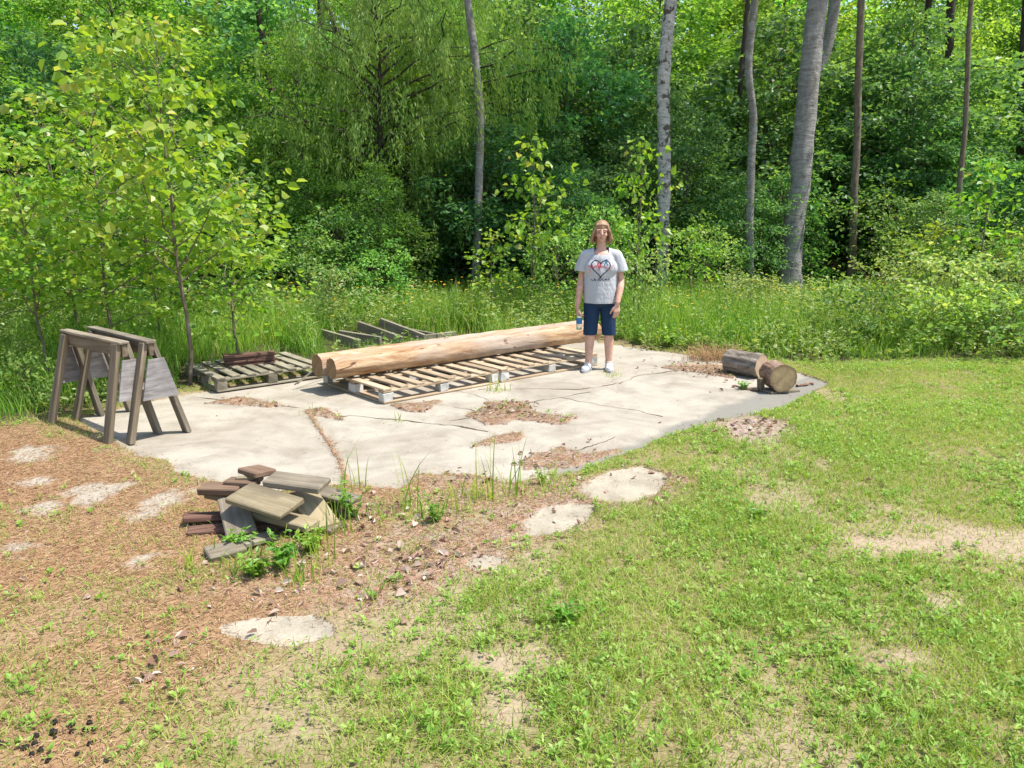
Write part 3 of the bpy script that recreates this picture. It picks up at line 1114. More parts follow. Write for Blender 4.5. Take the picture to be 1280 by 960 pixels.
def hand(wr, down, inward, palmn, curl, thumb_curl):
    """palm, four unequal bent fingers and a thumb leaving the side of the palm"""
    wr = np.array(wr); d = norm(np.array(down, float)); s_ = norm(np.array(inward, float)); nrm_ = norm(np.array(palmn, float))
    out = []
    for k, off in enumerate((-.026, -.009, .009, .026)):
        b0 = wr + d * .012 + s_ * off * .7
        b1 = wr + d * .072 + s_ * off
        out.append(cap_verts(b0, b1, .0135, .0125))
        ln = (.048, .064, .070, .062)[k]
        a1, a2 = curl
        p1 = b1 + (d * math.cos(a1) + nrm_ * math.sin(a1)) * ln * .52
        p2 = p1 + (d * math.cos(a1 + a2) + nrm_ * math.sin(a1 + a2)) * ln * .36
        p3 = p2 + (d * math.cos(a1 + 1.7 * a2) + nrm_ * math.sin(a1 + 1.7 * a2)) * ln * .26
        out += [cap_verts(b1, p1, .0105, .0098), cap_verts(p1, p2, .0098, .009), cap_verts(p2, p3, .009, .0078)]
    t0 = wr + d * .022 + s_ * .024
    t1 = t0 + (d * .7 + s_ * .65 + nrm_ * .25) * .036
    t2 = t1 + (d * .85 + s_ * (.35 - thumb_curl) + nrm_ * (.3 + thumb_curl)) * .030
    t3 = t2 + (d * .85 + s_ * (.1 - thumb_curl) + nrm_ * (.45 + thumb_curl)) * .024
    out += [cap_verts(t0, t1, .0145, .012), cap_verts(t1, t2, .0115, .0105), cap_verts(t2, t3, .0105, .0085)]
    return out


body += hand(HL, (.04, -.10, -1), (.15, -1, .1), (1, .15, 0), (.75, .75), .2)
body += hand(HRt, (-.05, -.12, -1), (-1, -.45, 0), (-.35, .9, 0), (.25, .35), 0)
# legs
FL, FR = (-.112, -.03, .085), (.112, .02, .085)
body += body_chain([(-.085, .01, .80, .092), (-.098, -.005, .46, .058), (-.104, .008, .33, .054), (*FL, .036)])
body += body_chain([(.085, .01, .80, .092), (.098, .005, .46, .058), (.106, .018, .33, .054), (*FR, .036)])
body += [cap_verts((-.112, -.03, .05), (-.150, -.15, .035), .035, .028), cap_verts((.112, .02, .05), (.116, -.11, .035), .035, .028)]
bo = blob('body', body, SKIN, person, .0055, 3)

# hair: shoulder length, layered, with a fringe
hp = [ell((0, .018, 1.532), (.084, .094, .088)), ell((0, .060, 1.44), (.080, .060, .10))]
hr = np.random.default_rng(4)
for s in (-1, 1):
    for k in range(13):
        a = k / 12
        x0, y0, z0 = s * (.026 + .036 * a), -.030 + .085 * a, 1.588 - .028 * a
        x1, y1, z1_ = s * (.080 + hr.uniform(-.004, .008)), -.048 + .115 * a, 1.490 + hr.uniform(-.01, .01)
        x2, y2, z2 = s * (.092 + hr.uniform(-.006, .020)), -.030 + .11 * a, 1.415 + hr.uniform(-.02, .02)
        x3, y3, z3 = s * (.088 + hr.uniform(-.02, .028)), -.030 + .10 * a, 1.372 + hr.uniform(-.025, .03)
        if k < 3: z3 += .03
        hp += body_chain([(x0, y0, z0, .014), (x1, y1, z1_, .015), (x2, y2, z2, .014), (x3, y3, z3, .005)])
for k in range(9):
    x = -.056 + .014 * k
    hp += body_chain([(x * .5, -.020, 1.603 - abs(x) * .2, .012), (x * .95, -.062 + abs(x) * .12, 1.570 - abs(x) * .15, .012), (x * 1.1, -.073 + abs(x) * .25, 1.562 + hr.uniform(-.008, .006) - abs(x) * .35, .003)])
blob('hair', hp, HAIR, person, .0045, 1)
# face details
EYE = plain('eye_white', (.55, .50, .46), .3); IRIS = plain('eye_dark', (.03, .02, .015), .2); BROW = plain('eyebrow', (.19, .105, .065), .9)
LIP = plain('lips', (.30, .085, .075), .5); TOOTH = plain('teeth', (.6, .56, .5), .3)
for s in (-1, 1):
    m = MB(); m.add(*ell((s * .031, -.0725, 1.490), (.014, .0075, .0045)))
    e = m.build('eye', EYE, person, True)
    m = MB(); m.add(*ell((s * .031, -.0785, 1.490), (.0095, .0030, .0046)))
    m.build('iris', IRIS, e, True)
    m = MB(); m.add(*cap_verts((s * .016, -.0770, 1.5095), (s * .047, -.0665, 1.509), .0040, .0030))
    m.build('eyebrow', BROW, person, True)
m = MB(); m.add(*ell((0, -.0785, 1.4355), (.021, .0035, .0055))); m.add(*ell((0, -.0775, 1.4245), (.018, .0035, .0045)))
mo = m.build('mouth', LIP, person, True)
m = MB(); m.add(*ell((0, -.0795, 1.4305), (.015, .0028, .0028))); m.build('teeth', TOOTH, mo, True)

# shirt
sp = [ell((0, .012, 1.15), (.170, .122, .165)), cap_verts((-.118, .02, 1.252), (.118, .02, 1.252), .062, .062),
      ell((-.066, -.050, 1.115), (.105, .070, .10)), ell((.066, -.050, 1.115), (.105, .070, .10)), ell((0, -.055, 1.06), (.13, .070, .12)),
      ell((0, .020, 1.285), (.135, .066, .052))]
for k in range(9):
    a = k / 8
    z = 1.12 - a * .375
    rx = .163 + .010 * math.sin(a * 3.1) + .010 * a
    ry = .118 + .016 * a
    # flattened drum, overlapping the next
    th = np.linspace(0, 2 * np.pi, 40, endpoint=False)
    fold = 1 + (.018 + .03 * a) * np.sin(th * 7 + 1.3 * k * .2) * (np.sin(th * 3 + 1) * .5 + .6)
    ring = np.stack([rx * fold * np.cos(th), .005 + ry * fold * np.sin(th), 0 * th], -1)
    top, bot = ring + [0, 0, z + .03], ring + [0, 0, z - .03]
    v = np.concatenate([top, bot, [[0, 0, z + .03]], [[0, 0, z - .03]]])
    f = np.array([(i, (i + 1) % 40, 40 + (i + 1) % 40, 40 + i)[::-1] for i in range(40)])
    tri = np.array([(i, (i + 1) % 40, 80, 80) for i in range(40)])
    m_ = (v, f)
    sp.append((v, f))
    sp.append((v, np.array([(80, i, (i + 1) % 40) for i in range(40)])))
    sp.append((v, np.array([(81, 40 + (i + 1) % 40, 40 + i) for i in range(40)])))
sp += body_chain([(-.156, .020, 1.238, .068), (-.194, .022, 1.140, .074), (-.212, .022, 1.055, .080)])
sp += body_chain([(.158, .020, 1.238, .068), (.198, .024, 1.140, .074), (.220, .024, 1.055, .080)])


def weld(prims):
    """merge consecutive prims that share the same vertex array so drums stay closed"""
    out, i = [], 0
    return prims


mb = MB()
i = 0
while i < len(sp):
    v, f = sp[i]
    j = i
    base = mb.n
    mb.add(v, f)
    while j + 1 < len(sp) and sp[j + 1][0] is v:
        j += 1
        ff = np.asarray(sp[j][1]) + base
        mb.F.append(ff); mb.A.append(np.full(len(ff), .5)); mb.M.append(np.zeros(len(ff)))
    i = j + 1
shirt = mb.build('shirt', SHIRT, person, True)
# cut the sleeve ends, hem and neck cleanly with a trimming shape after the skin is grown
md = shirt.modifiers.new('skin', 'REMESH'); md.mode = 'VOXEL'; md.voxel_size = .0065; md.use_smooth_shade = True
ms = shirt.modifiers.new('soft', 'SMOOTH'); ms.factor = .5; ms.iterations = 9
dg = bpy.context.evaluated_depsgraph_get()
me2 = bpy.data.meshes.new_from_object(shirt.evaluated_get(dg))
bm = bmesh.new(); bm.from_mesh(me2)


def cut(bm, co, no):
    bmesh.ops.bisect_plane(bm, geom=bm.verts[:] + bm.edges[:] + bm.faces[:], plane_co=co, plane_no=no, clear_outer=True)


cut(bm, (0, 0, .742), (0, .0, -1))
# sleeve cuffs: faces beyond the cuff plane and outside the trunk
for s in (-1, 1):
    co, no = Vector((s * .215, .022, 1.078)), Vector((s * .16, 0, -1)).normalized()
    geom = [f for f in bm.faces if s * f.calc_center_median().x > .165 + max(0, (1.06 - f.calc_center_median().z)) * .3]
    ed = set(); vs = set()
    for f in geom:
        ed.update(f.edges); vs.update(f.verts)
    r_ = bmesh.ops.bisect_plane(bm, geom=list(vs) + list(ed) + geom, plane_co=co, plane_no=no)
    dele = [f for f in bm.faces if s * f.calc_center_median().x > .180 and (f.calc_center_median() - co).dot(no) > 0]
    bmesh.ops.delete(bm, geom=dele, context='FACES')
# neckline: scoop
dele = [f for f in bm.faces if (f.calc_center_median().x / .074) ** 2 + ((f.calc_center_median().y + .01) / .100) ** 2 < 1 and f.calc_center_median().z > 1.258 + .9 * max(0, f.calc_center_median().y + .05)]
bmesh.ops.delete(bm, geom=dele, context='FACES')
for _ in range(16):
    bmesh.ops.smooth_vert(bm, verts=[v for v in bm.verts if v.is_boundary and v.co.z > .80], factor=.5, use_axis_x=True, use_axis_y=True, use_axis_z=True)
for f in bm.faces: f.smooth = True
me3 = bpy.data.meshes.new('shirt')
bm.to_mesh(me3); bm.free()
me3.materials.clear(); me3.materials.append(SHIRT)
shirt.modifiers.clear()
shirt.data = me3
sol = shirt.modifiers.new('cloth', 'SOLIDIFY'); sol.thickness = .004; sol.offset = 1

# shorts
kp = [ell((0, .01, .80), (.168, .125, .12))]
kp += body_chain([(-.084, .008, .76, .092), (-.094, .002, .52, .078), (-.100, .006, .405, .074)])
kp += body_chain([(.084, .010, .76, .092), (.096, .008, .52, .078), (.104, .014, .405, .074)])
shorts = blob('shorts', kp, SHORTS, person, .006, 4)
dg = bpy.context.evaluated_depsgraph_get()
me2 = bpy.data.meshes.new_from_object(shorts.evaluated_get(dg))
bm = bmesh.new(); bm.from_mesh(me2)
cut(bm, (0, 0, .392), (0, 0, -1))
for f in bm.faces: f.smooth = True
me3 = bpy.data.meshes.new('shorts')
bm.to_mesh(me3); bm.free()
me3.materials.clear(); me3.materials.append(SHORTS)
shorts.modifiers.clear(); shorts.data = me3
sol = shorts.modifiers.new('cloth', 'SOLIDIFY'); sol.thickness = .004; sol.offset = 1

# shoes
for (ank, toe) in (((-.112, -.02, 0), (-.160, -.185, 0)), ((.112, .03, 0), (.118, -.155, 0))):
    a, t_ = np.array(ank), np.array(toe)
    d = norm(t_ - a); sd2 = np.array([-d[1], d[0], 0])
    heel = a - d * .045
    pr = [cap_verts(heel + [0, 0, .045], a + d * .05 + [0, 0, .045], .036, .038), cap_verts(a + d * .03 + [0, 0, .045], t_ - d * .02 + [0, 0, .034], .040, .029),
          cap_verts(a + [0, 0, .05], a + d * .0 + [0, 0, .092], .041, .041), ell(tuple(t_ - d * .05 + np.array([0, 0, .035])), (.046, .046, .032))]
    sh = blob('shoe', pr, WHITE, person, .005, 3)
    pr = [cap_verts(heel + [0, 0, .013], a + d * .05 + [0, 0, .013], .012, .012)]
    sb = MB()
    n = 28
    th = np.linspace(0, 2 * np.pi, n, endpoint=False)
    L2 = np.linalg.norm(t_ - heel) / 2 + .038
    cc = (heel + t_) / 2
    out = cc + np.outer(np.cos(th) * L2, d) + np.outer(np.sin(th) * .045, sd2)
    v = np.concatenate([out + [0, 0, .003], out + [0, 0, .028], [cc + [0, 0, .003]], [cc + [0, 0, .028]]])
    sb.add(v, np.array([(i, (i + 1) % n, n + (i + 1) % n, n + i) for i in range(n)]))
    tr = np.array([(2 * n + 1, n + i, n + (i + 1) % n) for i in range(n)] + [(2 * n, (i + 1) % n, i) for i in range(n)])
    sb.F.append(tr); sb.A.append(np.full(len(tr), .5)); sb.M.append(np.zeros(len(tr)))
    sb.build('sole', SOLE, sh)
    lb = MB()
    for k in range(4):
        c = a + d * (.045 + .022 * k) + np.array([0, 0, .092 - .010 * k])
        lb.add(*cap_verts(c - sd2 * .022, c + sd2 * .022 + d * .008, .0035, .0035, 8, 3))
    lb.build('laces', LACE, sh, True)

# print on the shirt, laid onto the cloth
dg = bpy.context.evaluated_depsgraph_get()
bmS = bmesh.new(); bmS.from_mesh(me_s := shirt.data)
tree = BVHTree.FromBMesh(bmS)


def on_shirt(x, z, off=.0062):
    h = tree.ray_cast(Vector((x, -.6, z)), Vector((0, 1, 0)))
    return np.array([x, (h[0].y if h[0] else -.12) - off, z])


def ink(name, lines, wdt, mat, parent):
    mb = MB()
    for ln in lines:
        P = []
        for i in range(len(ln) - 1):
            a, c = np.array(ln[i]), np.array(ln[i + 1])
            k = max(1, int(np.hypot(*(c - a)) / .006))
            for j in range(k): P.append(a + (c - a) * j / k)
        P.append(np.array(ln[-1]))
        P = np.array(P)
        t = norm(np.gradient(P, axis=0)); s_ = np.stack([-t[:, 1], t[:, 0]], -1) * wdt / 2
        A = np.array([on_shirt(*q) for q in P + s_]); B = np.array([on_shirt(*q) for q in P - s_])
        n = len(P); i = np.arange(n - 1)
        mb.add(np.concatenate([A, B]), np.stack([i, i + 1, i + n + 1, i + n], -1))
    return mb.build(name, mat, parent)


INK_N = plain('navy_ink', (.012, .014, .035), .8)
INK_R = plain('red_ink', (.50, .05, .07), .8)
INK_P = plain('pink_ink', (.60, .22, .26), .8)
INK_T = plain('teal_ink', (.03, .14, .22), .8)
hx, hz, hs = -.005, 1.125, .0068
th = np.linspace(0, 2 * np.pi, 60)
heart = [(hx + hs * 16 * math.sin(a) ** 3 * .92, hz + hs * (13 * math.cos(a) - 5 * math.cos(2 * a) - 2 * math.cos(3 * a) - math.cos(4 * a)) * .92) for a in th]
pr_ = ink('heart_outline', [heart], .0095, INK_N, shirt)
ink('heart_pulse', [[(-.135, 1.135), (-.105, 1.135), (-.095, 1.15), (-.085, 1.12), (-.06, 1.145), (-.045, 1.135), (-.035, 1.185), (-.022, 1.09), (-.012, 1.165), (-.004, 1.13), (.03, 1.135), (.05, 1.13)]], .008, INK_R, shirt)
ink('pulse_ends', [[(-.115, 1.155), (-.118, 1.10), (-.112, 1.075)], [(.05, 1.13), (.085, 1.10), (.115, 1.14), (.135, 1.155)]], .007, INK_P, shirt)
ink('ribbon', [[(.03, 1.145), (.05, 1.18), (.062, 1.205), (.05, 1.21), (.045, 1.195), (.06, 1.165), (.072, 1.15)], [(.04, 1.185), (.068, 1.185)]], .008, INK_T, shirt)
ink('lettering', [[(-.105, 1.005), (-.092, .985), (-.085, .99)], [(-.075, .985), (-.068, 1.01), (-.06, .985), (-.052, 1.0)], [(-.035, .985), (-.022, 1.015)], [(-.02, 1.02), (0, 1.025), (.002, .995), (-.016, .99), (-.012, 1.02)],
                  [(.018, 1.015), (.016, .992), (.03, .99)], [(.04, .99), (.046, 1.008), (.054, .992), (.06, 1.008), (.068, .992)], [(.075, 1.0), (.088, .992), (.09, 1.008), (.078, 1.012)]], .0062, INK_N, shirt)
bmS.free()
# wrist band
m = MB(); th = np.linspace(0, 2 * np.pi, 25)
v, f = tube(np.stack([HRt[0] + .003 + .030 * np.cos(th), HRt[1] + .004 + .030 * np.sin(th), HRt[2] + .022 + 0 * th], -1), .0035, 6)
m.add(v, f); m.build('bracelet', INK_N, person, True)

# water bottle in her hand
bx = thing('water_bottle', 'clear plastic water bottle with a blue label held in the hand of the woman', 'bottle', (0, 0, 0))


def glassmat():
    m, nt, bs, out = newmat('clear_bottle')
    bs.inputs['Base Color'].default_value = (.82, .92, .95, 1)
    bs.inputs['Transmission Weight'].default_value = .85
    bs.inputs['Roughness'].default_value = .12
    bs.inputs['IOR'].default_value = 1.2
    return m


def lathe(prof, mat, parent, name, n=24):
    mb = MB()
    th = np.linspace(0, 2 * np.pi, n, endpoint=False)
    P = np.array(prof)
    v = np.stack([P[:, 0, None] * np.cos(th), P[:, 0, None] * np.sin(th), np.broadcast_to(P[:, 1, None], (len(P), n))], -1)
    i = np.arange(len(P) - 1)[:, None] * n
    j = np.arange(n)[None]; k = (j + 1) % n
    mb.add(v.reshape(-1, 3), np.stack([i + j, i + k, i + n + k, i + n + j], -1).reshape(-1, 4))
    return mb.build(name, mat, parent, True)


wx = Vector((-.222, -.082, .455))
bx.location = Matrix.Rotation(R(-5), 4, 'Z') @ wx + Vector(pp.tolist())
lathe([(.001, 0), (.028, .002), (.032, .01), (.031, .05), (.030, .08), (.032, .11), (.031, .145), (.022, .17), (.013, .185), (.013, .198)], glassmat(), bx, 'bottle_body')
lathe([(.0325, .065), (.0325, .125)], plain('blue_label', (.03, .16, .38), .4), bx, 'bottle_label')
lathe([(.0145, .186), (.0145, .204), (.001, .205)], WHITE, bx, 'cap')


# ------------------------------------------------------------------ leaves, bark
L_ASPEN = leafmat('aspen_leaf', [(0.090, 0.200, 0.022), (0.146, 0.300, 0.026), (0.224, 0.380, 0.036), (0.302, 0.420, 0.060), (0.403, 0.400, 0.132)], .48, .42, .5, .12)
L_EDGE = leafmat('edge_tree_leaf', [(0.053, 0.137, 0.026), (0.117, 0.249, 0.039), (0.213, 0.392, 0.061), (0.357, 0.543, 0.110)], .52, .45, .3, .3)  # palest ramp tones of the forest leaves raised to imitate sunlit highlights
L_MAPLE = leafmat('maple_leaf', [(0.036, 0.115, 0.048), (0.078, 0.204, 0.066), (0.142, 0.310, 0.096), (0.240, 0.430, 0.154)], .52, .42, .35, .3)
L_WILLOW = leafmat('willow_leaf', [(0.113, 0.216, 0.048), (0.219, 0.347, 0.076), (0.365, 0.490, 0.118)], .52, .45, .3)
L_SHRUB = leafmat('shrub_leaf', [(0.053, 0.137, 0.030), (0.117, 0.260, 0.049), (0.228, 0.403, 0.083), (0.403, 0.543, 0.182)], .46, .45, .3, .3)
L_PALE = leafmat('pale_shrub_leaf', [(0.111, 0.230, 0.044), (0.219, 0.362, 0.080), (0.344, 0.459, 0.151), (0.490, 0.528, 0.300)], .42, .5, .3, .2)
L_WOOD = leafmat('wood_leaf', [(0.064, 0.174, 0.033), (0.127, 0.289, 0.049), (0.216, 0.410, 0.075), (0.364, 0.549, 0.132)], .55, .45, .3, .35)
GRASS = leafmat('lawn_grass', [(0.144, 0.267, 0.038), (0.228, 0.383, 0.059), (0.316, 0.459, 0.091), (0.386, 0.476, 0.146), (0.458, 0.431, 0.284)], .42, .5, .25, 0)
WEED = leafmat('lawn_weed_leaf', [(0.120, 0.257, 0.038), (0.190, 0.355, 0.054), (0.280, 0.444, 0.083), (0.360, 0.473, 0.153)], .40, .45, .3, 0)
TALLG = leafmat('tall_grass', [(0.102, 0.227, 0.030), (0.197, 0.360, 0.044), (0.310, 0.459, 0.073), (0.444, 0.517, 0.149), (0.570, 0.449, 0.306)], .5, .42, .4, 0)
HERB = leafmat('herb_leaf', [(.10, .24, .028), (.17, .34, .04), (.26, .43, .07)], .42, .42, .45, .12)
NEEDLE = leafmat('pine_needle', [(0.140, 0.071, 0.034), (0.261, 0.142, 0.076), (0.373, 0.237, 0.133), (0.466, 0.351, 0.230)], .0, .8, .2, 0)
DEADL = leafmat('dead_leaf', [(.17, .11, .07), (.30, .20, .14), (.42, .34, .27), (.52, .46, .39)], .12, .75, .25, 0)
PETAL = leafmat('yellow_petal', [(.66, .47, .012), (.80, .62, .03)], .25, .6, .3, 0)
BARK_G = barkmat('grey_trunk_bark', (.095, .088, .078), (.21, .20, .185), (.33, .32, .31), (7, 7, 11), (.17, .155, .13))
BARK_W = barkmat('white_birch_bark', (.16, .14, .12), (.42, .40, .37), (.62, .60, .57), (6, 6, 16), (.10, .085, .07))
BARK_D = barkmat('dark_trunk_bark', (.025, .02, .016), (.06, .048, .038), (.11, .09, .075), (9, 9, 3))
BARK_T = barkmat('twig_bark', (.07, .055, .04), (.16, .13, .095), (.26, .22, .17), (9, 9, 4))


def bark_of_big():
    """smooth grey bark with horizontal bands and lenticels"""
    m, nt, bs, out = newmat('banded_grey_bark')
    f = noise(nt, 1.0, 6, .65, mapped(nt, (2.2, 2.2, 11)), 1.2)
    g = noise(nt, 1.0, 6, .7, mapped(nt, (13, 13, 7)))
    r = ramp(nt, [(.34, (.075, .066, .055)), (.45, (.20, .185, .17)), (.56, (.29, .275, .26)), (.70, (.38, .37, .355))])
    nt.links.new(math_(nt, 'ADD', math_(nt, 'MULTIPLY', f, .6), math_(nt, 'MULTIPLY', g, .4)), r.inputs[0])
    k = noise(nt, 1.0, 3, .6, mapped(nt, (3, 3, 1.1)))
    kr = ramp(nt, [(.6, (0, 0, 0)), (.7, (1, 1, 1))])
    nt.links.new(k, kr.inputs[0])
    nt.links.new(mixc(nt, math_(nt, 'MULTIPLY', kr.outputs[0], .7), r.outputs[0], (.12, .085, .05)), bs.inputs['Base Color'])
    bs.inputs['Roughness'].default_value = .9
    bump(nt, math_(nt, 'ADD', f, g), bs, 1.0, .03)
    return m


BARK_BIG = bark_of_big()


def tree_mesh(seed, h, r, nb, twigs, per, ll, lw, base=.12, up=.45, droop=.35, spread=.22, tilt=.55, rich=False, tr=.05,
              clump=.13, prof=1.0, strands=0, lean=0.0, lstart=.25, vflat=.45):
    g = np.random.default_rng(seed)
    T, C = MB(), MB()
    n = 10
    zz = np.linspace(0, h, n)
    wob = np.cumsum(g.normal(0, .022 * h / n * 2.2, (n, 2)), 0)
    wob[0] = 0
    path = np.c_[wob[:, 0] + lean * zz, wob[:, 1], zz]
    rad = tr * (1 - .88 * zz / h)
    v, f = tube(path, rad, 8)
    T.add(v, f)
    ga = g.uniform(0, 6)
    for i in range(nb):
        fr = base + (1 - base) * ((i + g.uniform(0, 1)) / nb)
        fr = min(fr, .985)
        p0 = np.array([np.interp(fr * h, zz, path[:, k]) for k in range(3)])
        az = ga + i * 2.39996 + g.uniform(-.4, .4)
        q = (fr - base) / (1 - base)
        env = (math.sin(math.pi * (q * .82 + .18)) ** .7) if prof == 1 else (1 - q) ** .7 + .12
        L = r * env * g.uniform(.55, 1.15)
        d = np.array([math.cos(az), math.sin(az), 0])
        ss = np.linspace(0, 1, 6)
        upw = up * (1 + .8 * q) * g.uniform(.6, 1.3)
        bp_ = p0 + d * (L * ss)[:, None] + np.array([0, 0, 1]) * (L * (upw * ss - droop * ss ** 2))[:, None]
        bp_[1:] += g.normal(0, .03 * L, (5, 3))
        v, f = tube(bp_, np.interp(fr, [0, 1], [tr * .45, tr * .16]) * (1 - .8 * ss) + .0015, 5)
        T.add(v, f)
        K = max(2, int(twigs * (L / r) * g.uniform(.7, 1.2)))
        tt = lstart + (1 - lstart) * np.sqrt(g.uniform(0, 1, K))
        c = np.stack([np.interp(tt, ss, bp_[:, k]) for k in range(3)], -1)
        lat = np.array([-d[1], d[0], 0])
        c = c + lat * (g.normal(0, spread * L, K) * (.35 + tt))[:, None] + np.array([0, 0, 1]) * g.normal(0, spread * L * vflat, K)[:, None]
        P_ = np.maximum(1, (per * g.uniform(.5, 1.4, K)).astype(int))
        ci = np.repeat(np.arange(K), P_)
        N = len(ci)
        off = g.normal(0, 1, (N, 3)) * np.array([clump, clump, clump * .55])
        if strands:
            s_ = g.uniform(0, 1, N)
            off = np.stack([g.normal(0, clump * .35, N) + d[0] * s_ * .08, g.normal(0, clump * .35, N) + d[1] * s_ * .08, -s_ * strands], -1)
        pos = c[ci] + off
        drc = norm(off + 1e-6) * .8 + d * .5 + g.normal(0, .4, (N, 3)) + np.array([0, 0, -.25])
        if strands: drc = g.normal(0, .35, (N, 3)) + np.array([0, 0, -1.0]) + d * .25
        nm = np.array([0, 0, 1.0]) + g.normal(0, tilt, (N, 3)) + d * .25
        sz = g.uniform(.45, 1.3, N)
        v, f, idx = leaves(pos, nm, drc, ll * sz, lw * sz, rich)
        tone = np.clip(g.uniform(0, 1, K)[ci] * .55 + g.uniform(0, 1, N) * .45 + .12 * (q - .4), 0, 1)
        C.add(v, f, tone[idx])
    return T, C


PROTO = {}


def proto(key, tm, lm, bark, **k):
    T, C = tree_mesh(**k)
    PROTO[key] = (T.mesh('trunk', bark, True), C.mesh('crown', lm), k['h'])


def plant(name, key, label, cat, x, y, h=None, sx=1.0, rz=None, group=None, z=0.0, tilt=(0, 0), parts=('trunk', 'crown')):
    t_, c_, hh = PROTO[key]
    s_ = (h / hh) if h else 1.0
    o = thing(name, label, cat, (x, y, z), 0, group, (tilt[0], tilt[1], rng.uniform(0, 6.28) if rz is None else rz))
    o.scale = (s_ * sx, s_ * sx, s_)
    link(parts[0], t_, o)
    link(parts[1], c_, o)
    return o


proto('aspen1', 0, L_ASPEN, BARK_T, seed=3, h=3.3, r=1.0, nb=34, twigs=10, per=8, ll=.090, lw=.082, base=.30, up=.75, droop=.22, spread=.26, tilt=.75, rich=True, tr=.022, clump=.085, prof=0)
proto('aspen2', 0, L_ASPEN, BARK_T, seed=8, h=3.0, r=.95, nb=30, twigs=10, per=8, ll=.084, lw=.076, base=.20, up=.7, droop=.25, spread=.28, tilt=.75, rich=True, tr=.020, clump=.085, prof=0)
proto('poplar', 0, L_ASPEN, BARK_T, seed=18, h=2.6, r=.58, nb=21, twigs=6, per=5, ll=.105, lw=.098, base=.30, up=.85, droop=.35, spread=.26, tilt=.8, rich=True, tr=.018, clump=.10, prof=0)
proto('maple1', 0, L_MAPLE, BARK_T, seed=21, h=6.5, r=2.2, nb=64, twigs=20, per=14, ll=.145, lw=.115, base=.06, up=.42, droop=.42, spread=.2, tilt=.5, tr=.06, clump=.15, vflat=.28)
proto('maple2', 0, L_MAPLE, BARK_T, seed=22, h=6.0, r=2.4, nb=60, twigs=20, per=14, ll=.15, lw=.12, base=.08, up=.36, droop=.45, spread=.2, tilt=.5, tr=.06, clump=.16, vflat=.28)
proto('ash1', 0, L_EDGE, BARK_T, seed=31, h=7.0, r=2.1, nb=62, twigs=20, per=14, ll=.135, lw=.085, base=.05, up=.6, droop=.5, spread=.22, tilt=.65, tr=.06, clump=.15)
proto('ash2', 0, L_EDGE, BARK_T, seed=32, h=6.2, r=2.2, nb=58, twigs=20, per=14, ll=.125, lw=.08, base=.05, up=.6, droop=.5, spread=.22, tilt=.65, tr=.06, clump=.15)
proto('willow', 0, L_WILLOW, BARK_D, seed=41, h=6.2, r=2.6, nb=62, twigs=27, per=34, ll=.11, lw=.026, base=.2, up=.55, droop=.35, spread=.22, tilt=.8, tr=.10, clump=.12, strands=.65)
proto('shrub1', 0, L_SHRUB, BARK_T, seed=51, h=2.2, r=1.15, nb=36, twigs=12, per=10, ll=.098, lw=.066, base=.03, up=.8, droop=.45, spread=.24, tilt=.65, tr=.022, clump=.085)
proto('shrub2', 0, L_SHRUB, BARK_T, seed=52, h=1.8, r=1.2, nb=34, twigs=12, per=10, ll=.088, lw=.062, base=.03, up=.8, droop=.5, spread=.26, tilt=.65, tr=.02, clump=.08)
proto('pale', 0, L_PALE, BARK_T, seed=61, h=1.25, r=.75, nb=26, twigs=8, per=8, ll=.078, lw=.052, base=.04, up=.9, droop=.4, spread=.26, tilt=.65, rich=True, tr=.012, clump=.07)
proto('bramble', 0, L_SHRUB, BARK_T, seed=64, h=1.0, r=.85, nb=26, twigs=8, per=8, ll=.085, lw=.060, base=.04, up=.9, droop=.6, spread=.3, tilt=.65, rich=True, tr=.01, clump=.08)
proto('wood1', 0, L_WOOD, BARK_T, seed=71, h=12, r=3.3, nb=80, twigs=30, per=13, ll=.18, lw=.13, base=.10, up=.5, droop=.4, spread=.2, tilt=.6, tr=.13, clump=.24, vflat=.35)
proto('wood2', 0, L_WOOD, BARK_T, seed=72, h=11, r=3.5, nb=76, twigs=30, per=13, ll=.19, lw=.13, base=.08, up=.45, droop=.45, spread=.2, tilt=.6, tr=.12, clump=.24, vflat=.35)
proto('canopy', 0, L_WOOD, BARK_G, seed=81, h=8.0, r=3.0, nb=30, twigs=9, per=10, ll=.15, lw=.12, base=.12, up=.6, droop=.35, spread=.22, tilt=.6, tr=.10, clump=.22, vflat=.4)


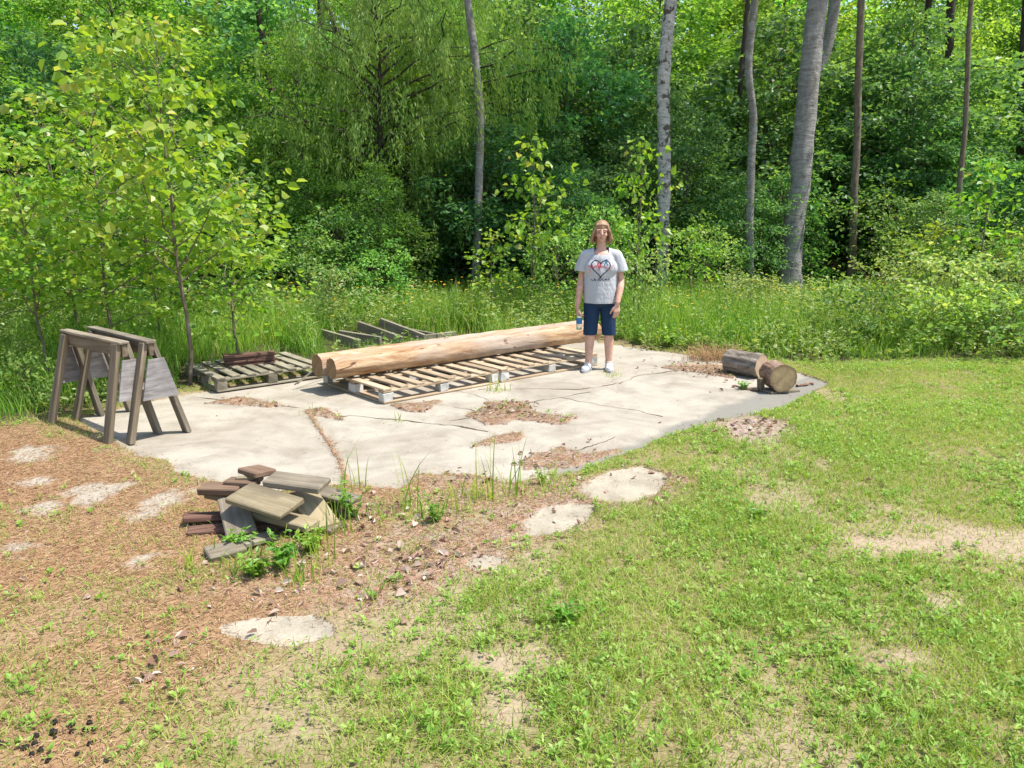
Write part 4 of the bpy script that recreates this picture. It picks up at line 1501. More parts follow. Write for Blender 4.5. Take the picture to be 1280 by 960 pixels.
# ------------------------------------------------------------------ the tall trunks one can tell apart
def tall_tree(name, label, cat, pts, Y, r0, r1, bark, group=None, crown=True, ch=7.5, foot_z=-.05):
    """trunk through photo points (px,py) at distance Y, carried on up to its crown above the picture"""
    W_ = [atY(px, py, Y) for px, py in pts]
    base = W_[0].copy(); base[2] = foot_z
    base[0] = W_[0][0] + (W_[0][0] - W_[1][0]) * (W_[0][2] - foot_z) / max(.5, W_[1][2] - W_[0][2])
    P = [base] + W_
    d = norm(P[-1] - P[-2])
    d = norm(d + np.array([0, 0, .6]))
    top = max(P[-1][2] + 3, ch + 2)
    for k in range(4): P.append(P[-1] + d * (top - P[len(W_)][2]) / 4 / max(d[2], .5))
    P = np.array(P)
    s_ = np.r_[0, np.cumsum(np.linalg.norm(np.diff(P, axis=0), axis=1))]
    ss = np.linspace(0, s_[-1], 60)
    Q = np.stack([np.interp(ss, s_, P[:, k]) for k in range(3)], -1)
    for _ in range(5): Q[1:-1] = (Q[:-2] + Q[1:-1] * 2 + Q[2:]) / 4
    Q[:, 0] += (fbm(ss * .9, ss * 0 + Y, 7, 2) - .5) * r0 * .6
    t = thing(name, label, cat, tuple(base), 0, group)
    rad = r0 + (r1 - r0) * ss / ss[-1] + r0 * .5 * np.exp(-ss / .35)
    v, f = tube(Q - base, rad, 18)
    vv = v.reshape(60, 18, 3)
    cen = (Q - base)[:, None]
    th = np.arange(18) / 18 * 6.283
    lump = 1 + (fbm(ss[:, None] * 2.2 + 0 * th, th[None] * 1.2 + 0 * ss[:, None], int(Y * 7) % 97) - .5) * .28
    v = (cen + (vv - cen) * lump[..., None]).reshape(-1, 3)
    mb = MB(); mb.add(v, f)
    mb.build('trunk', bark, t, True)
    if crown:
        tp = (Q - base)[-1]
        c = link('crown', PROTO['canopy'][1], t, (tp[0], tp[1], tp[2] - .6), (0, 0, rng.uniform(0, 6)))
        l = link('limbs', PROTO['canopy'][0], t, c.location, c.rotation_euler)
    return t


tall_tree('broadleaf_tree', 'thick grey leaning trunk with banded bark, widest in the wood', 'tree', [(989, 348), (994, 290), (1003, 200), (1012, 100), (1022, 0)], 15.0, .195, .165, BARK_BIG)
tall_tree('broadleaf_tree', 'shaded grey trunk half hidden just left behind the widest trunk', 'tree', [(975, 320), (990, 200), (1012, 120), (1034, 60), (1044, 0)], 18.2, .13, .11, BARK_G)
tall_tree('birch_tree', 'whitish trunk with peeling bark right above the head of the woman', 'tree', [(829, 290), (831, 200), (829, 100), (838, 0)], 14.9, .125, .105, BARK_W)
tall_tree('young_tree', 'thin pale wavy trunk left of the widest trunk', 'tree', [(937, 335), (937, 250), (940, 190), (943, 130), (934, 100), (943, 0)], 14.6, .075, .055, BARK_G)
tall_tree('young_tree', 'slim grey trunk bending left at the top, standing alone near the centre', 'tree', [(596, 300), (598, 250), (601, 150), (594, 60), (583, 0)], 14.4, .075, .058, BARK_G)
tall_tree('young_tree', 'thin brown trunk just right of the widest trunk', 'tree', [(1066, 300), (1070, 200), (1072, 100), (1076, 10)], 15.8, .075, .06, BARK_T)
tall_tree('young_tree', 'thin grey stem in front of the shed leaning right', 'tree', [(1194, 290), (1200, 230), (1207, 150), (1211, 40)], 15.4, .05, .04, BARK_T)
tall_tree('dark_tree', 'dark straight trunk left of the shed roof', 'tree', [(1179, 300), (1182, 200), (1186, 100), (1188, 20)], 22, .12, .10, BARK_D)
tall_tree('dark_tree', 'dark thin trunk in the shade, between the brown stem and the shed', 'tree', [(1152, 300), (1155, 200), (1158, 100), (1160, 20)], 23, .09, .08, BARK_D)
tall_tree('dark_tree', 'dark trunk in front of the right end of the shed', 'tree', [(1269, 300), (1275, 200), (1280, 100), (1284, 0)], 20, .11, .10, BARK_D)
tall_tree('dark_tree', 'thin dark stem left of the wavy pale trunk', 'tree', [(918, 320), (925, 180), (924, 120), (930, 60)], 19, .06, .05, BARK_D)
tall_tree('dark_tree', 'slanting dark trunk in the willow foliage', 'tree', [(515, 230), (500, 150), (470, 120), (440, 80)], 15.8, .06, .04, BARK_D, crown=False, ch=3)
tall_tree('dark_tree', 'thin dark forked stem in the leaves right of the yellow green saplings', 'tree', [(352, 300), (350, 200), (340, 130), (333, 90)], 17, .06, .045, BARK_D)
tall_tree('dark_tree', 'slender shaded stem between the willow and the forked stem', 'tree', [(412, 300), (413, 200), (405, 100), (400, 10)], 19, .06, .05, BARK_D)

# ------------------------------------------------------------------ shed behind the wood
sh0 = atY(1236, 256, 25)
zr = sh0[2]
shed = thing('shed', 'low shed with grey roof and tan front seen through the leaves', 'shed', (sh0[0] + 1.2, 25, 0), R(-4))
W_SHED = plain('tan_shed_paint', (.30, .20, .11), .8, .3, 6, .2)
W_ROOF = plain('grey_roofing', (.36, .335, .32), .85, .3, 9, .18)
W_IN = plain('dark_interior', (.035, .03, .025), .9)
rot_ = R(14)
board('roof', (5.6, 3.2, .06), (0, 1.35, zr + .38), (rot_, 0, 0), W_ROOF, shed)
board('fascia', (5.6, .05, .20), (0, -.22, zr - .10), (0, 0, 0), W_SHED, shed)
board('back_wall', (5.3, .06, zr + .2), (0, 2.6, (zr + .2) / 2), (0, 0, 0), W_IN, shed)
for x in (-2.6, -1.3, 0, 1.3, 2.6): board('post', (.11, .11, zr - .2), (x, -.12, (zr - .2) / 2), (0, 0, 0), W_SHED, shed)
board('front_board', (5.1, .04, .55), (0, -.20, .45), (0, 0, 0), W_SHED, shed)


# ------------------------------------------------------------------ rows of the wood
SIGHT = [(1000, 15.0), (832, 14.9), (597, 14.4), (939, 14.6), (1070, 15.8), (1203, 15.4), (1018, 18.0)]


def free(x, y, r_):
    """keep the tall open trunks and the shed clear of the crowns in front"""
    for px, Y in SIGHT:
        if y < Y + .25 and abs(x - (px - 640) / FPX * y) < r_ * .62 + .12: return False
    xa, xb = (1204 - 640) / FPX * y, (1262 - 640) / FPX * y
    if 14.3 < y < 25.5 and x + r_ * .45 > xa and x - r_ * .45 < xb: return False
    return True


RAD = {'shrub1': 1.15, 'shrub2': 1.2, 'maple1': 2.2, 'maple2': 2.4, 'ash1': 2.1, 'ash2': 2.2, 'wood1': 3.3, 'wood2': 3.5}


def row(key_choices, name, label, cat, group, y0, y1, step, h0, h1, pxl=-90, pxr=1370, sx=1.0, keep=True):
    y = (y0 + y1) / 2
    x = (pxl - 640) / FPX * y
    xr = (pxr - 640) / FPX * y
    while x < xr:
        for tries in range(4):
            xx, yy = x + rng.uniform(-.35, .35) * step, rng.uniform(y0, y1)
            kk = key_choices[rng.integers(len(key_choices))]
            h_ = rng.uniform(h0, h1) * (1 if tries < 2 else .7)
            w_ = sx * rng.uniform(.9, 1.2)
            if not keep or free(xx, yy, RAD[kk] * h_ / PROTO[kk][2] * w_):
                plant(name, kk, label, cat, xx, yy, h_, w_, None, group)
                break
        x += step * rng.uniform(.8, 1.2)


SH = ('shrub', 'green shrub in the low leafy fringe behind the tall grass', 'shrub', 'shrubs in front of the wood')
row(['shrub1', 'shrub2'], *SH, 11.8, 13.0, 1.5, .6, 1.6, 230, 1050)
row(['shrub1', 'shrub2'], *SH, 13.0, 14.2, 1.4, 1.1, 2.3)
row(['shrub1', 'shrub2'], *SH, 10.3, 11.8, 1.2, 1.2, 2.2, -90, 330)
YL = ('edge_tree', 'bushy green young tree filling the left half of the wood edge', 'tree', 'young trees at the left wood edge')
row(['ash1', 'ash2'], *YL, 13.4, 14.6, 1.9, 2.0, 3.8, -90, 590)
row(['ash1', 'ash2'], *YL, 15.0, 16.4, 2.0, 3.0, 5.2, -90, 600)
row(['ash1', 'maple1'], *YL, 16.8, 18.2, 2.4, 4.2, 6.6, -90, 600)
YR = ('maple_tree', 'young broad leaved tree with layered leaves in the right half of the wood edge', 'tree', 'young trees at the right wood edge')
row(['maple1', 'maple2'], *YR, 14.4, 15.6, 1.6, 2.2, 3.6, 610, 1370)
row(['maple1', 'maple2'], *YR, 16.2, 17.6, 2.1, 3.2, 5.4, 600, 1370)
row(['maple1', 'maple2'], *YR, 17.8, 19.2, 2.5, 4.2, 6.8, 600, 1370)
row(['maple1', 'maple2', 'ash1'], 'understorey_tree', 'leafy tree in the shade of the second row of the wood', 'tree', 'trees in the second row of the wood', 19.6, 21.4, 3.0, 5.0, 8.0)
UG = ('undergrowth_bush', 'shaded leafy bush between the trunks under the first trees', 'bush', 'bushes under the first trees')
row(['shrub1', 'shrub2'], *UG, 15.3, 17.0, 1.7, 1.5, 2.7, keep=False)
row(['shrub1', 'shrub2'], *UG, 18.5, 21.0, 2.3, 2.0, 3.2, keep=False)
FT = ('forest_tree', 'tall leafy tree in the depth of the wood', 'tree', 'tall trees deep in the wood')
row(['wood1', 'wood2'], *FT, 23, 25.4, 3.8, 6.0, 9.5)
row(['wood1', 'wood2'], *FT, 27.5, 31, 4.2, 8.5, 12, keep=False)
row(['wood1', 'wood2'], *FT, 34, 38, 4.6, 11, 14, keep=False)
for (px, pt, Y, h_, lab) in ((480, 0, 15.2, 5.6, 'willow with fine hanging leaves behind the broken pallet'), (548, 0, 17.0, 6.4, 'second willow with fine hanging leaves, behind the slim bending trunk')):
    x = (px - 640) / FPX * Y
    plant('willow_tree', 'willow', lab, 'willow', x, Y, h_, 1.0)


def sap(px, ptop, Y, key, label, name='aspen_sapling', cat='sapling', group=None, sx=1.0, rz=None, tilt=(0, 0)):
    p = atY(px, ptop, Y)
    return plant(name, key, label, cat, p[0], Y, p[2], sx, rz, group, 0, tilt)


# yellow green saplings on the left
sg = 'yellow green saplings left of the pad'
sap(196, 44, 7.45, 'aspen1', 'tallest yellow green sapling with big round leaves, its stem right behind the sawhorses', group=sg, sx=1.05, rz=.4)
sap(118, 130, 7.9, 'aspen2', 'sapling with big leaves and a pale stem just behind the top of the sawhorses', group=sg, sx=1.15)
sap(20, 190, 7.2, 'aspen1', 'sapling with a thin brown stem left of the sawhorses, cut by the picture edge', group=sg, sx=1.1)
sap(285, 225, 8.3, 'aspen2', 'lower bright sapling reaching out to the right of the tallest one', group=sg, sx=1.2)
sap(168, 170, 8.9, 'aspen1', 'sapling half hidden behind the tallest yellow green one', group=sg, sx=1.2)
sap(60, 130, 9.4, 'aspen2', 'sapling farthest back in the yellow green cluster on the left', group=sg, sx=1.25)
sap(-60, 150, 8.2, 'aspen2', 'sapling leaning in from beyond the left picture edge', group=sg, sx=1.2)
# saplings behind the logs and the woman
sap(668, 182, 11.6, 'poplar', 'bright large leaved sapling behind the logs left of the woman', 'poplar_sapling', sx=.95)
sap(612, 292, 11.2, 'poplar', 'short large leaved sapling left of the bright one behind the logs', 'poplar_sapling', sx=1.2)
sap(800, 182, 11.8, 'poplar', 'large leaved sapling rising behind the right shoulder of the shirt', 'poplar_sapling', sx=.8)
sap(868, 285, 12.0, 'poplar', 'low large leaved sapling between the woman and the pale wavy trunk', 'poplar_sapling', sx=1.1)
sap(1236, 208, 11.0, 'poplar', 'tall thin sapling with pale round leaves in front of the shed', 'poplar_sapling', sx=1.1)
sap(1168, 282, 11.4, 'poplar', 'short sapling with pale leaves left of the one before the shed', 'poplar_sapling', sx=1.5)
# pale shrubs
for (px, pt, Y, sx, lab) in ((410, 345, 10.6, 1.1, 'pale whitish green shrub standing in the tall grass behind the log ends'),
                             (940, 352, 11.2, 1.3, 'pale green shrub at the foot of the thickest trunk, left side'),
                             (1040, 345, 10.8, 1.4, 'pale green shrub right of the thickest trunk'),
                             (1010, 360, 11.6, 1.2, 'pale shrub with its top against the foot of the thickest trunk'),
                             (1120, 322, 10.9, 1.3, 'tall pale leafy shrub in the tall growth behind the lawn'),
                             (1200, 318, 10.2, 1.4, 'pale shrub below the shed, near the right picture edge'),
                             (1275, 318, 9.8, 1.3, 'pale shrub cut by the right picture edge'),
                             (800, 330, 11.2, 1.0, 'pale twiggy shrub just right of the woman'),
                             (1075, 385, 9.4, 1.2, 'low pale shrub at the edge of the lawn right of the rounds')):
    sap(px, pt + (16 if px > 1000 else 0), Y, 'pale', lab, 'shrub', 'shrub', 'pale shrubs in the tall growth', sx * .85)
for (px, pt, Y, sx, lab) in ((1095, 372, 9.5, 1.2, 'dark green bramble bush overhanging the lawn edge, nearest the rounds'), (1165, 378, 9.4, 1.2, 'dark green bramble bush overhanging the lawn edge, the middle one'),
                             (1245, 375, 9.3, 1.3, 'dark green bramble bush overhanging the lawn edge at the picture edge'), (30, 455, 6.6, .9, 'low broad leaved bush in the grass left of the sawhorses'),
                             (1010, 395, 9.9, 1.2, 'green bramble in the tall grass behind the rounds')):
    sap(px, pt, Y, 'bramble', lab, 'bramble_bush', 'bush', 'brambles at the lawn edge', sx)


# ------------------------------------------------------------------ ground cover (stuff)
def pts_in(n, x0, x1, y0, y1, g=rng):
    return g.uniform(x0, x1, n), g.uniform(y0, y1, n)


def in_view(x, y, m=.9):
    return np.abs(x) < y * .70 + m


x, y = pts_in(1000000, -7, 7.5, 1.5, 9.6)
k = in_view(x, y) & (rng.uniform(0, 1, len(x)) < 1.25 - .075 * y)
x, y = x[k], y[k]
M = masks(x, y)
left = sstep(.9, -1.4, x + .30 * (y - 3))
den = (1 - M['need'] * np.where(y < 4.3, .80, .95)) * (1 - M['litt'] * .74) * (1 - M['sand']) * (1 - M['bare'] * .85) * (1 - M['mulch'] * .92) * (1 - M['wild']) * (M['inside'] < -.01) * np.where(M['slab'] > .05, .22, 1)
cl = fbm(x * 2.3, y * 2.3, 61)
cl2 = fbm(x * 8, y * 8, 63)
LUSH = [(780, 890, .34), (840, 930, .25), (1000, 560, .5), (950, 645, .35), (905, 660, .3), (1260, 830, .3), (1230, 930, .35), (730, 800, .2), (960, 760, .25), (420, 850, .3), (620, 760, .25), (1180, 520, .5), (560, 900, .25), (860, 870, .2)]


def lush(x, y):
    return np.max([np.exp(-((x - G(a, b_)[0]) ** 2 + (y - G(a, b_)[1]) ** 2) / (r_ * r_)) for a, b_, r_ in LUSH], axis=0)



den = den * (.12 + .88 * sstep(.30, .52, cl * .5 + cl2 * .5 + .06)) * (1 - .35 * left)
k = rng.uniform(0, 1, len(x)) < den
LX, LY, LC = x[k], y[k], cl[k]
z = ground_z(LX, LY)
N = len(LX)
hh = rng.uniform(.018, .050, N) * (.65 + .7 * LC + .8 * lush(LX, LY))
tone = np.clip(rng.uniform(0, .75, N) + (vn(LX * 1.6, LY * 1.6, 5) - .5) * .35 + np.where(rng.uniform(0, 1, N) < .12, .4, 0), 0, 1)
b = MB()
v, f, idx = blades(np.c_[LX, LY, z - .004], hh, rng.uniform(.0028, .0052, N), rng.normal(0, .65, (N, 2)), 2)
b.add(v, f, tone[idx])
tag(b.build('lawn_grass', GRASS), 'short sparse sunlit grass of the lawn', 'grass', kind='stuff')

# broad leaved weeds in the lawn
x, y = pts_in(95000, -6, 7, 1.6, 9.2)
M = masks(x, y)
den = (1 - M['need'] * np.where(y < 4.3, .72, .92)) * (1 - M['litt'] * .70) * (1 - M['sand']) * (1 - M['bare'] * .8) * (1 - M['mulch'] * .9) * (1 - M['wild']) * (M['inside'] < -.02) * np.where(M['slab'] > .05, .2, 1)
k = in_view(x, y) & (rng.uniform(0, 1, len(x)) < den * (.06 + .94 * sstep(.38, .62, fbm(x * 1.9, y * 1.9, 81) + .25 * lush(x, y))) * .8 * (1 - .5 * sstep(.9, -1.4, x + .30 * (y - 3))))
x, y = x[k], y[k]
z = ground_z(x, y)
per = rng.integers(5, 12, len(x))
ci = np.repeat(np.arange(len(x)), per)
N = len(ci)
az = rng.uniform(0, 6.283, N)
el = rng.uniform(.1, .9, N)
d = np.stack([np.cos(az) * np.cos(el), np.sin(az) * np.cos(el), np.sin(el)], -1)
sz = rng.uniform(.010, .030, len(x))[ci] * rng.uniform(.6, 1.2, N)
pos = np.c_[x[ci], y[ci], z[ci] + rng.uniform(.0, .020, N) * (1 + 2 * lush(x, y))[ci]] + d * .008
v, f, idx = leaves(pos, np.array([0, 0, 1.0]) + rng.normal(0, .35, (N, 3)), d, sz, sz * rng.uniform(.3, .75, N), False, .12)
tone = np.clip(rng.uniform(0, 1, len(x))[ci] * .6 + rng.uniform(0, .4, N), 0, 1)
b = MB(); b.add(v, f, tone[idx])
tag(b.build('lawn_weeds', WEED), 'small broad leaved weeds and clover in the lawn', 'weeds', kind='stuff')

# pine needles lying flat
x, y = pts_in(620000, -6.5, 6, 1.6, 8.5)
k = in_view(x, y, .4)
x, y = x[k], y[k]
M = masks(x, y)
den = np.maximum(M['need'] * (1 - M['sand'] * .7), M['litt'] * .8 * (1 - M['wild']))
den = np.maximum(den, .05 * (M['inside'] < 0) * (1 - M['wild']))
near_slab = (M['inside'] > 0) & (M['slab'] > 0)
den = np.where(M['inside'] > 0, .14 * np.exp(-np.maximum(M['inside'], 0) / .05) + .006 * (fbm(x * 3, y * 3, 99) > .5), den)
k = rng.uniform(0, 1, len(x)) < den
x, y, ins = x[k], y[k], M['inside'][k]
N = len(x)
z = np.where(ins > 0, .0035, ground_z(x, y) + .003) + rng.uniform(0, .005, N)
az = rng.uniform(0, 6.283, N)
d = np.stack([np.cos(az), np.sin(az), rng.normal(0, .10, N)], -1)
ln = rng.uniform(.018, .055, N)
v, f, idx = leaves(np.c_[x, y, z], np.array([0, 0, 1.0]) + rng.normal(0, .3, (N, 3)), d, ln, .0033, False, .3)
b = MB(); b.add(v, f, rng.uniform(0, 1, N)[idx])
tag(b.build('pine_needles', NEEDLE), 'fallen orange brown pine needles and bark crumbs', 'needles', kind='stuff')

# dead leaves: thin scatter in the litter, with heaps
x, y = pts_in(9000, -5, 5.5, 1.8, 8.2)
M = masks(x, y)
den = M['litt'] * .16 + M['mulch'] * .9 + .02 * M['need'] + .006 * (M['wild'] < .1)
k = rng.uniform(0, 1, len(x)) < den * (.25 + 1.5 * sstep(.5, .65, fbm(x * 2.5, y * 2.5, 55)))
x, y = [x[k]], [y[k]]
for (px, py, n, s_) in ((500, 712, 55, .13), (545, 700, 24, .1), (620, 514, 40, .13), (650, 508, 14, .1), (270, 735, 9, .12), (225, 805, 10, .07), (190, 846, 14, .06), (430, 700, 22, .16), (365, 752, 10, .08), (330, 745, 8, .1), (440, 655, 30, .16),
                        (475, 640, 28, .14), (560, 660, 20, .14), (960, 536, 60, .2), (870, 460, 60, .35), (900, 466, 40, .2), (700, 575, 25, .2), (660, 520, 20, .15), (590, 600, 14, .12), (475, 757, 12, .1)):
    c = G(px, py)
    x.append(rng.normal(c[0], s_, n)); y.append(rng.normal(c[1], s_ * .8, n))
x, y = np.concatenate(x), np.concatenate(y)
N = len(x)
M = masks(x, y)
z = np.where(M['inside'] > 0, .004, ground_z(x, y, M) + .004) + rng.uniform(0, .012, N)
az = rng.uniform(0, 6.283, N)
d = np.stack([np.cos(az), np.sin(az), rng.normal(.1, .3, N)], -1)
ln = rng.uniform(.018, .058, N)
v, f, idx = leaves(np.c_[x, y, z], np.array([0, 0, 1.0]) + rng.normal(0, .55, (N, 3)), d, ln, ln * rng.uniform(.4, .8, N), True, .5)
v[:, 2] = np.maximum(v[:, 2], .003)
b = MB(); b.add(v, f, rng.uniform(0, 1, N)[idx])
tag(b.build('dead_leaves', DEADL), 'curled dry brown and pale dead leaves', 'leaves', kind='stuff')

# tall grass behind the pad
CLEAR = [GP([(222, 505), (390, 482), (400, 452), (335, 436), (225, 462)]), GP([(400, 456), (610, 432), (590, 420), (405, 428)])]
x, y = pts_in(520000, -12, 12.5, 4.8, 14.5)
k = in_view(x, y, 1.2) & (rng.uniform(0, 1, len(x)) < np.clip(1.35 - .06 * y, .3, 1))
x, y = x[k], y[k]
M = masks(x, y)
cl = fbm(x * 1.1, y * 1.1, 71)
cd = np.max([psd(p, x, y) for p in CLEAR], axis=0)
den = sstep(.45, 1.0, M['wild']) * (M['inside'] < -.02) * (.28 + .72 * sstep(.36, .56, cl)) * np.where(cd > 0, .34, 1)
k = rng.uniform(0, 1, len(x)) < den * .50
x, y, cl, cd = x[k], y[k], cl[k], cd[k]
N = len(x)
edge = sstep(0, .9, psd(WILD, x, y))
hh = rng.uniform(.22, .66, N) * (.55 + .85 * cl) * (.35 + .65 * edge) * np.where(cd > 0, .33, np.where(cd > -.15, .7, 1))
tone = np.clip(rng.uniform(0, .7, N) + (vn(x * 1.3, y * 1.3, 15) - .5) * .3 + np.where(rng.uniform(0, 1, N) < .06, .4, 0), 0, 1)
b = MB()
v, f, idx = blades(np.c_[x, y, np.zeros(N)], hh, rng.uniform(.006, .013, N), rng.normal(0, .30, (N, 2)), 3, .8)
b.add(v, f, tone[idx])
tag(b.build('tall_grass', TALLG), 'tall lush green grass between the pad and the wood', 'grass', kind='stuff')

# leafy herbs among the tall grass
x, y = pts_in(17000, -11, 11.5, 5.2, 13)
M = masks(x, y)
cd = np.max([psd(p, x, y) for p in CLEAR], axis=0)
k = in_view(x, y) & (rng.uniform(0, 1, len(x)) < M['wild'] * (.10 + .9 * sstep(.38, .56, fbm(x * .9, y * .9, 77) + .10 * sstep(1.5, 4, x))) * .8 * (cd < -.1))
x, y = x[k], y[k]
hgt = rng.uniform(.15, .68, len(x)) * (.4 + .6 * sstep(0, .9, psd(WILD, x, y)))
per = rng.integers(8, 20, len(x))
ci = np.repeat(np.arange(len(x)), per)
N = len(ci)
az = rng.uniform(0, 6.283, N); el = rng.uniform(-.3, .6, N)
d = np.stack([np.cos(az) * np.cos(el), np.sin(az) * np.cos(el), np.sin(el)], -1)
sz = rng.uniform(.035, .085, N)
pos = np.c_[x[ci], y[ci], hgt[ci] * rng.uniform(.25, 1, N)] + d * .03
v, f, idx = leaves(pos, np.array([0, 0, 1.0]) + rng.normal(0, .5, (N, 3)), d, sz, sz * rng.uniform(.35, .7, N), False, .2)
b = MB(); b.add(v, f, (np.clip(rng.uniform(0, 1, len(x))[ci] * .6 + rng.uniform(0, .4, N), 0, 1))[idx])
tag(b.build('meadow_herbs', L_PALE), 'leafy herbs mixed into the tall grass', 'herbs', kind='stuff')

# yellow wildflowers
x, y = pts_in(2600, -8, 8, 6.4, 12.5)
M = masks(x, y)
k = in_view(x, y, 0) & (M['wild'] > .95) & (rng.uniform(0, 1, len(x)) < sstep(.45, .65, fbm(x * .7, y * .7, 88)) * .30)
x, y = x[k], y[k]
hgt = rng.uniform(.42, .78, len(x)) * (.5 + .5 * sstep(0, .9, psd(WILD, x, y)))
ci = np.repeat(np.arange(len(x)), 8)
N = len(ci)
az = np.tile(np.arange(8) * math.pi / 4, len(x))
d = np.stack([np.cos(az), np.sin(az), 0 * az + .25], -1)
b = MB()
v, f, idx = leaves(np.c_[x, y, hgt][ci], np.array([0, -.5, 1.0]) + 0 * d, d, .021, .013, False, .1)
b.add(v, f, rng.uniform(0, 1, N)[idx])
v, f, idx = blades(np.c_[x, y, 0 * x], hgt, np.full(len(x), .004), rng.normal(0, .001, (len(x), 2)), 2, 0)
b.add(v, f, .5, 1)
tag(b.build('yellow_wildflowers', [PETAL, TALLG]), 'small yellow wildflowers dotted over the tall grass', 'wildflowers', kind='stuff')

# dark clods bottom left
x, y = rng.normal(G(50, 935)[0], .15, 34), rng.normal(G(50, 935)[1], .07, 34)
b = MB()
for i in range(34):
    r_ = rng.uniform(.004, .012)
    v, f = ell((x[i], y[i], .012 + r_ * .6), (r_, r_ * rng.uniform(.7, 1.2), r_ * .8), (0, 0, rng.uniform(0, 3)), 8, 6)
    b.add(v + rng.normal(0, r_ * .2, v.shape), f)
tag(b.build('dark_clods', plain('dark_clod', (.025, .02, .018), .95), smooth=True), 'black crumbly clods at the lower left of the ground', 'clods', kind='stuff')


# ------------------------------------------------------------------ single clumps and weeds around the pad
def grass_clump(px, py, n, h, label, spread=.05, seedheads=False, group=None):
    c = G(px, py)
    t = thing('grass_clump', label, 'grass clump', (c[0], c[1], .0), 0, group)
    P = np.c_[rng.normal(0, spread, (n, 2)), np.zeros(n)]
    v, f, idx = blades(P, rng.uniform(.55, 1.05, n) * h, rng.uniform(.005, .010, n), rng.normal(0, .22, (n, 2)), 4, .6)
    m = MB(); m.add(v, f, rng.uniform(0, .75, n)[idx])
    tag(m.build('blades', TALLG, t), kind='stuff')
    m2 = n * 3 + 8
    P = np.c_[rng.normal(0, spread * 1.6, (m2, 2)), np.zeros(m2)]
    v, f, idx = blades(P, rng.uniform(.08, .35, m2) * h, rng.uniform(.004, .007, m2), rng.normal(0, .7, (m2, 2)), 3, .6)
    m = MB(); m.add(v, f, rng.uniform(.2, 1, m2)[idx])
    tag(m.build('tuft', TALLG, t), kind='stuff')
    return t


cg = 'grass clumps along the front edge of the pad'
for a in ((441, 612, 9, .38, 'tall thin grass clump at the end of the wide crack, right of the plank pile'), (508, 640, 11, .42, 'upright green grass clump with tall blades, front edge of the pad'),
          (540, 650, 12, .24, 'short broad grass clump beside the upright one'), (612, 625, 9, .46, 'wispy tall stalks before the leaf heap on the pad'),
          (645, 618, 8, .40, 'wispy tall stalks right of the other stalks before the leaf heap'), (570, 640, 14, .22, 'low dense grass clump below the wispy stalks'),
          (400, 705, 14, .22, 'grass clump at the right foot of the plank pile'), (425, 665, 14, .24, 'grass clump right of the plank pile beside the dead leaves'),
          (462, 652, 16, .17, 'short grass clump in the brown litter between the pile and the upright clump'), (405, 682, 18, .15, 'leafy grass clump against the low right corner of the plank pile'),
          (590, 622, 16, .16, 'short grass clump among the wispy stalks'), (520, 690, 14, .12, 'low grass clump just above the heap of dead leaves in the litter'), (480, 735, 14, .10, 'small grass tuft below the heap of dead leaves in the litter'), (300, 715, 16, .15, 'grass tuft in front of the lowest grey plank'), (372, 730, 16, .20, 'grass clump nearest the camera below the plank pile'), (690, 615, 10, .22, 'grass clump left of the largest stepping stone'),
          (622, 488, 14, .16, 'small tuft growing against the front of the pallets'), (393, 516, 10, .08, 'tiny tuft at the head of the wide crack'),
          (495, 527, 6, .09, 'tiny tuft in the thin crack across the pad'), (765, 470, 14, .09, 'low tuft in the crack behind the shoes of the woman'),
          (240, 715, 14, .17, 'thin grass tuft on the needles left below the plank pile'), (345, 645, 6, .24, 'thin blades sprouting through the middle of the plank pile')):
    grass_clump(*a, group=cg)


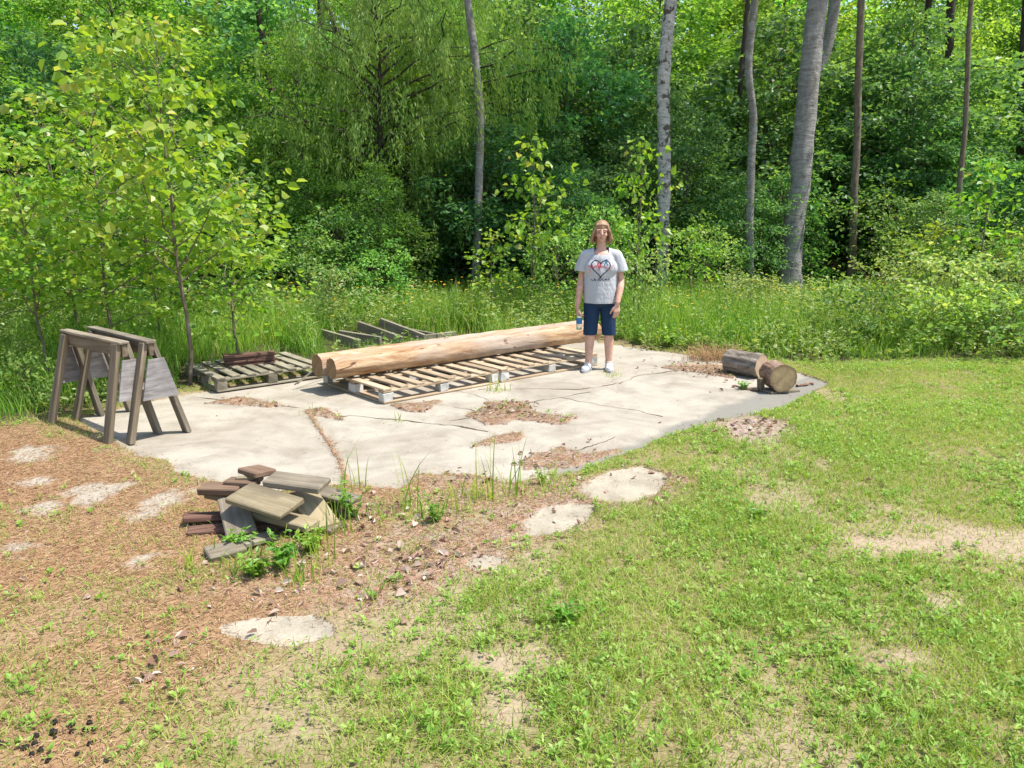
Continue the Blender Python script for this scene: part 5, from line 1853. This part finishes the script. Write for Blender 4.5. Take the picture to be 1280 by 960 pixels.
def herb_proto(name, n, h, ls, mat, seed):
    g = np.random.default_rng(seed)
    S, Lf = MB(), MB()
    for i in range(n):
        az = g.uniform(0, 6.28); tl = g.uniform(.15, 1.0)
        hh_ = h * g.uniform(.5, 1)
        ss = np.linspace(0, 1, 6)
        P = np.c_[np.cos(az) * tl * hh_ * ss ** 1.4 + g.normal(0, .01), np.sin(az) * tl * hh_ * ss ** 1.4 + g.normal(0, .01), hh_ * ss]
        v, f = tube(P, .003 * (1 - .6 * ss), 5)
        S.add(v, f)
        K = int(9 * hh_ / .2) + 5
        tt = g.uniform(.15, 1, K)
        c = np.stack([np.interp(tt, ss, P[:, k]) for k in range(3)], -1)
        a2 = g.uniform(0, 6.28, K); e2 = g.uniform(-.2, .7, K)
        d = np.stack([np.cos(a2) * np.cos(e2), np.sin(a2) * np.cos(e2), np.sin(e2)], -1)
        sz = ls * g.uniform(.6, 1.2, K)
        v, f, idx = leaves(c, np.array([0, 0, 1.0]) + g.normal(0, .4, (K, 3)), d, sz, sz * .55, True, .2)
        Lf.add(v, f, g.uniform(0, 1, K)[idx])
    return S.mesh('stems', TALLG, True), Lf.mesh('leaves', mat)


HP = [herb_proto('a', 15, .19, .042, HERB, 1), herb_proto('b', 20, .12, .034, HERB, 2), herb_proto('c', 9, .27, .040, HERB, 3)]
for (px, py, k, s_, lab) in ((352, 712, 0, 1.0, 'bright leafy weed growing over the front of the plank pile'), (302, 688, 1, .9, 'small round leaved weed between the grey plank ends'),
                             (440, 650, 2, .8, 'upright leafy weed right of the plank pile'), (318, 722, 1, 1.0, 'low weed below the front of the plank pile'), (390, 690, 1, 1.0, 'leafy weed against the right foot of the plank pile'),
                             (706, 785, 0, .7, 'single dark green leafy weed standing in the lawn, centre foreground'), 
                              (545, 655, 2, .6, 'leafy weed among the grass clumps at the pad edge'),
                              (680, 608, 2, .5, 'weed left of the largest stepping stone'), (930, 487, 1, .7, 'small weed at the foot of the furrowed round'),
                             (945, 650, 1, .7, 'leafy weed in the middle of the lawn'),  (860, 440, 2, 1.0, 'grey green leafy weed at the back edge of the pad'),
                             (795, 432, 2, 1.2, 'pale leafy weed behind the pad right of the woman'), (835, 436, 0, 1.6, 'bushy pale weed drooping over the back edge of the pad'), (420, 640, 0, .8, 'light weed leaning on the tan planks')):
    c = G(px, py)
    t = thing('weed_plant', lab, 'weed', (c[0], c[1], 0), rng.uniform(0, 6), 'single weeds around the pad')
    t.scale = (s_, s_, s_)
    link('stems', HP[k][0], t)
    link('leaves', HP[k][1], t)
# dry grass heap at the back of the pad
c = G(893, 450)
P = np.c_[rng.normal(0, .16, 420), rng.normal(0, .10, 420), np.zeros(420)]
v, f, idx = blades(P, rng.uniform(.08, .30, 420), rng.uniform(.004, .008, 420), rng.normal(0, .7, (420, 2)), 3, .9)
b = MB(); b.add(v, f, rng.uniform(.5, 1, 420)[idx])
tag(b.build('dry_grass_heap', leafmat('dry_straw', [(.30, .20, .10), (.45, .33, .18)], .2, .8, .2, 0), loc=(c[0], c[1], 0)), 'heap of dry tan grass at the back of the pad left of the rounds', 'dry grass')
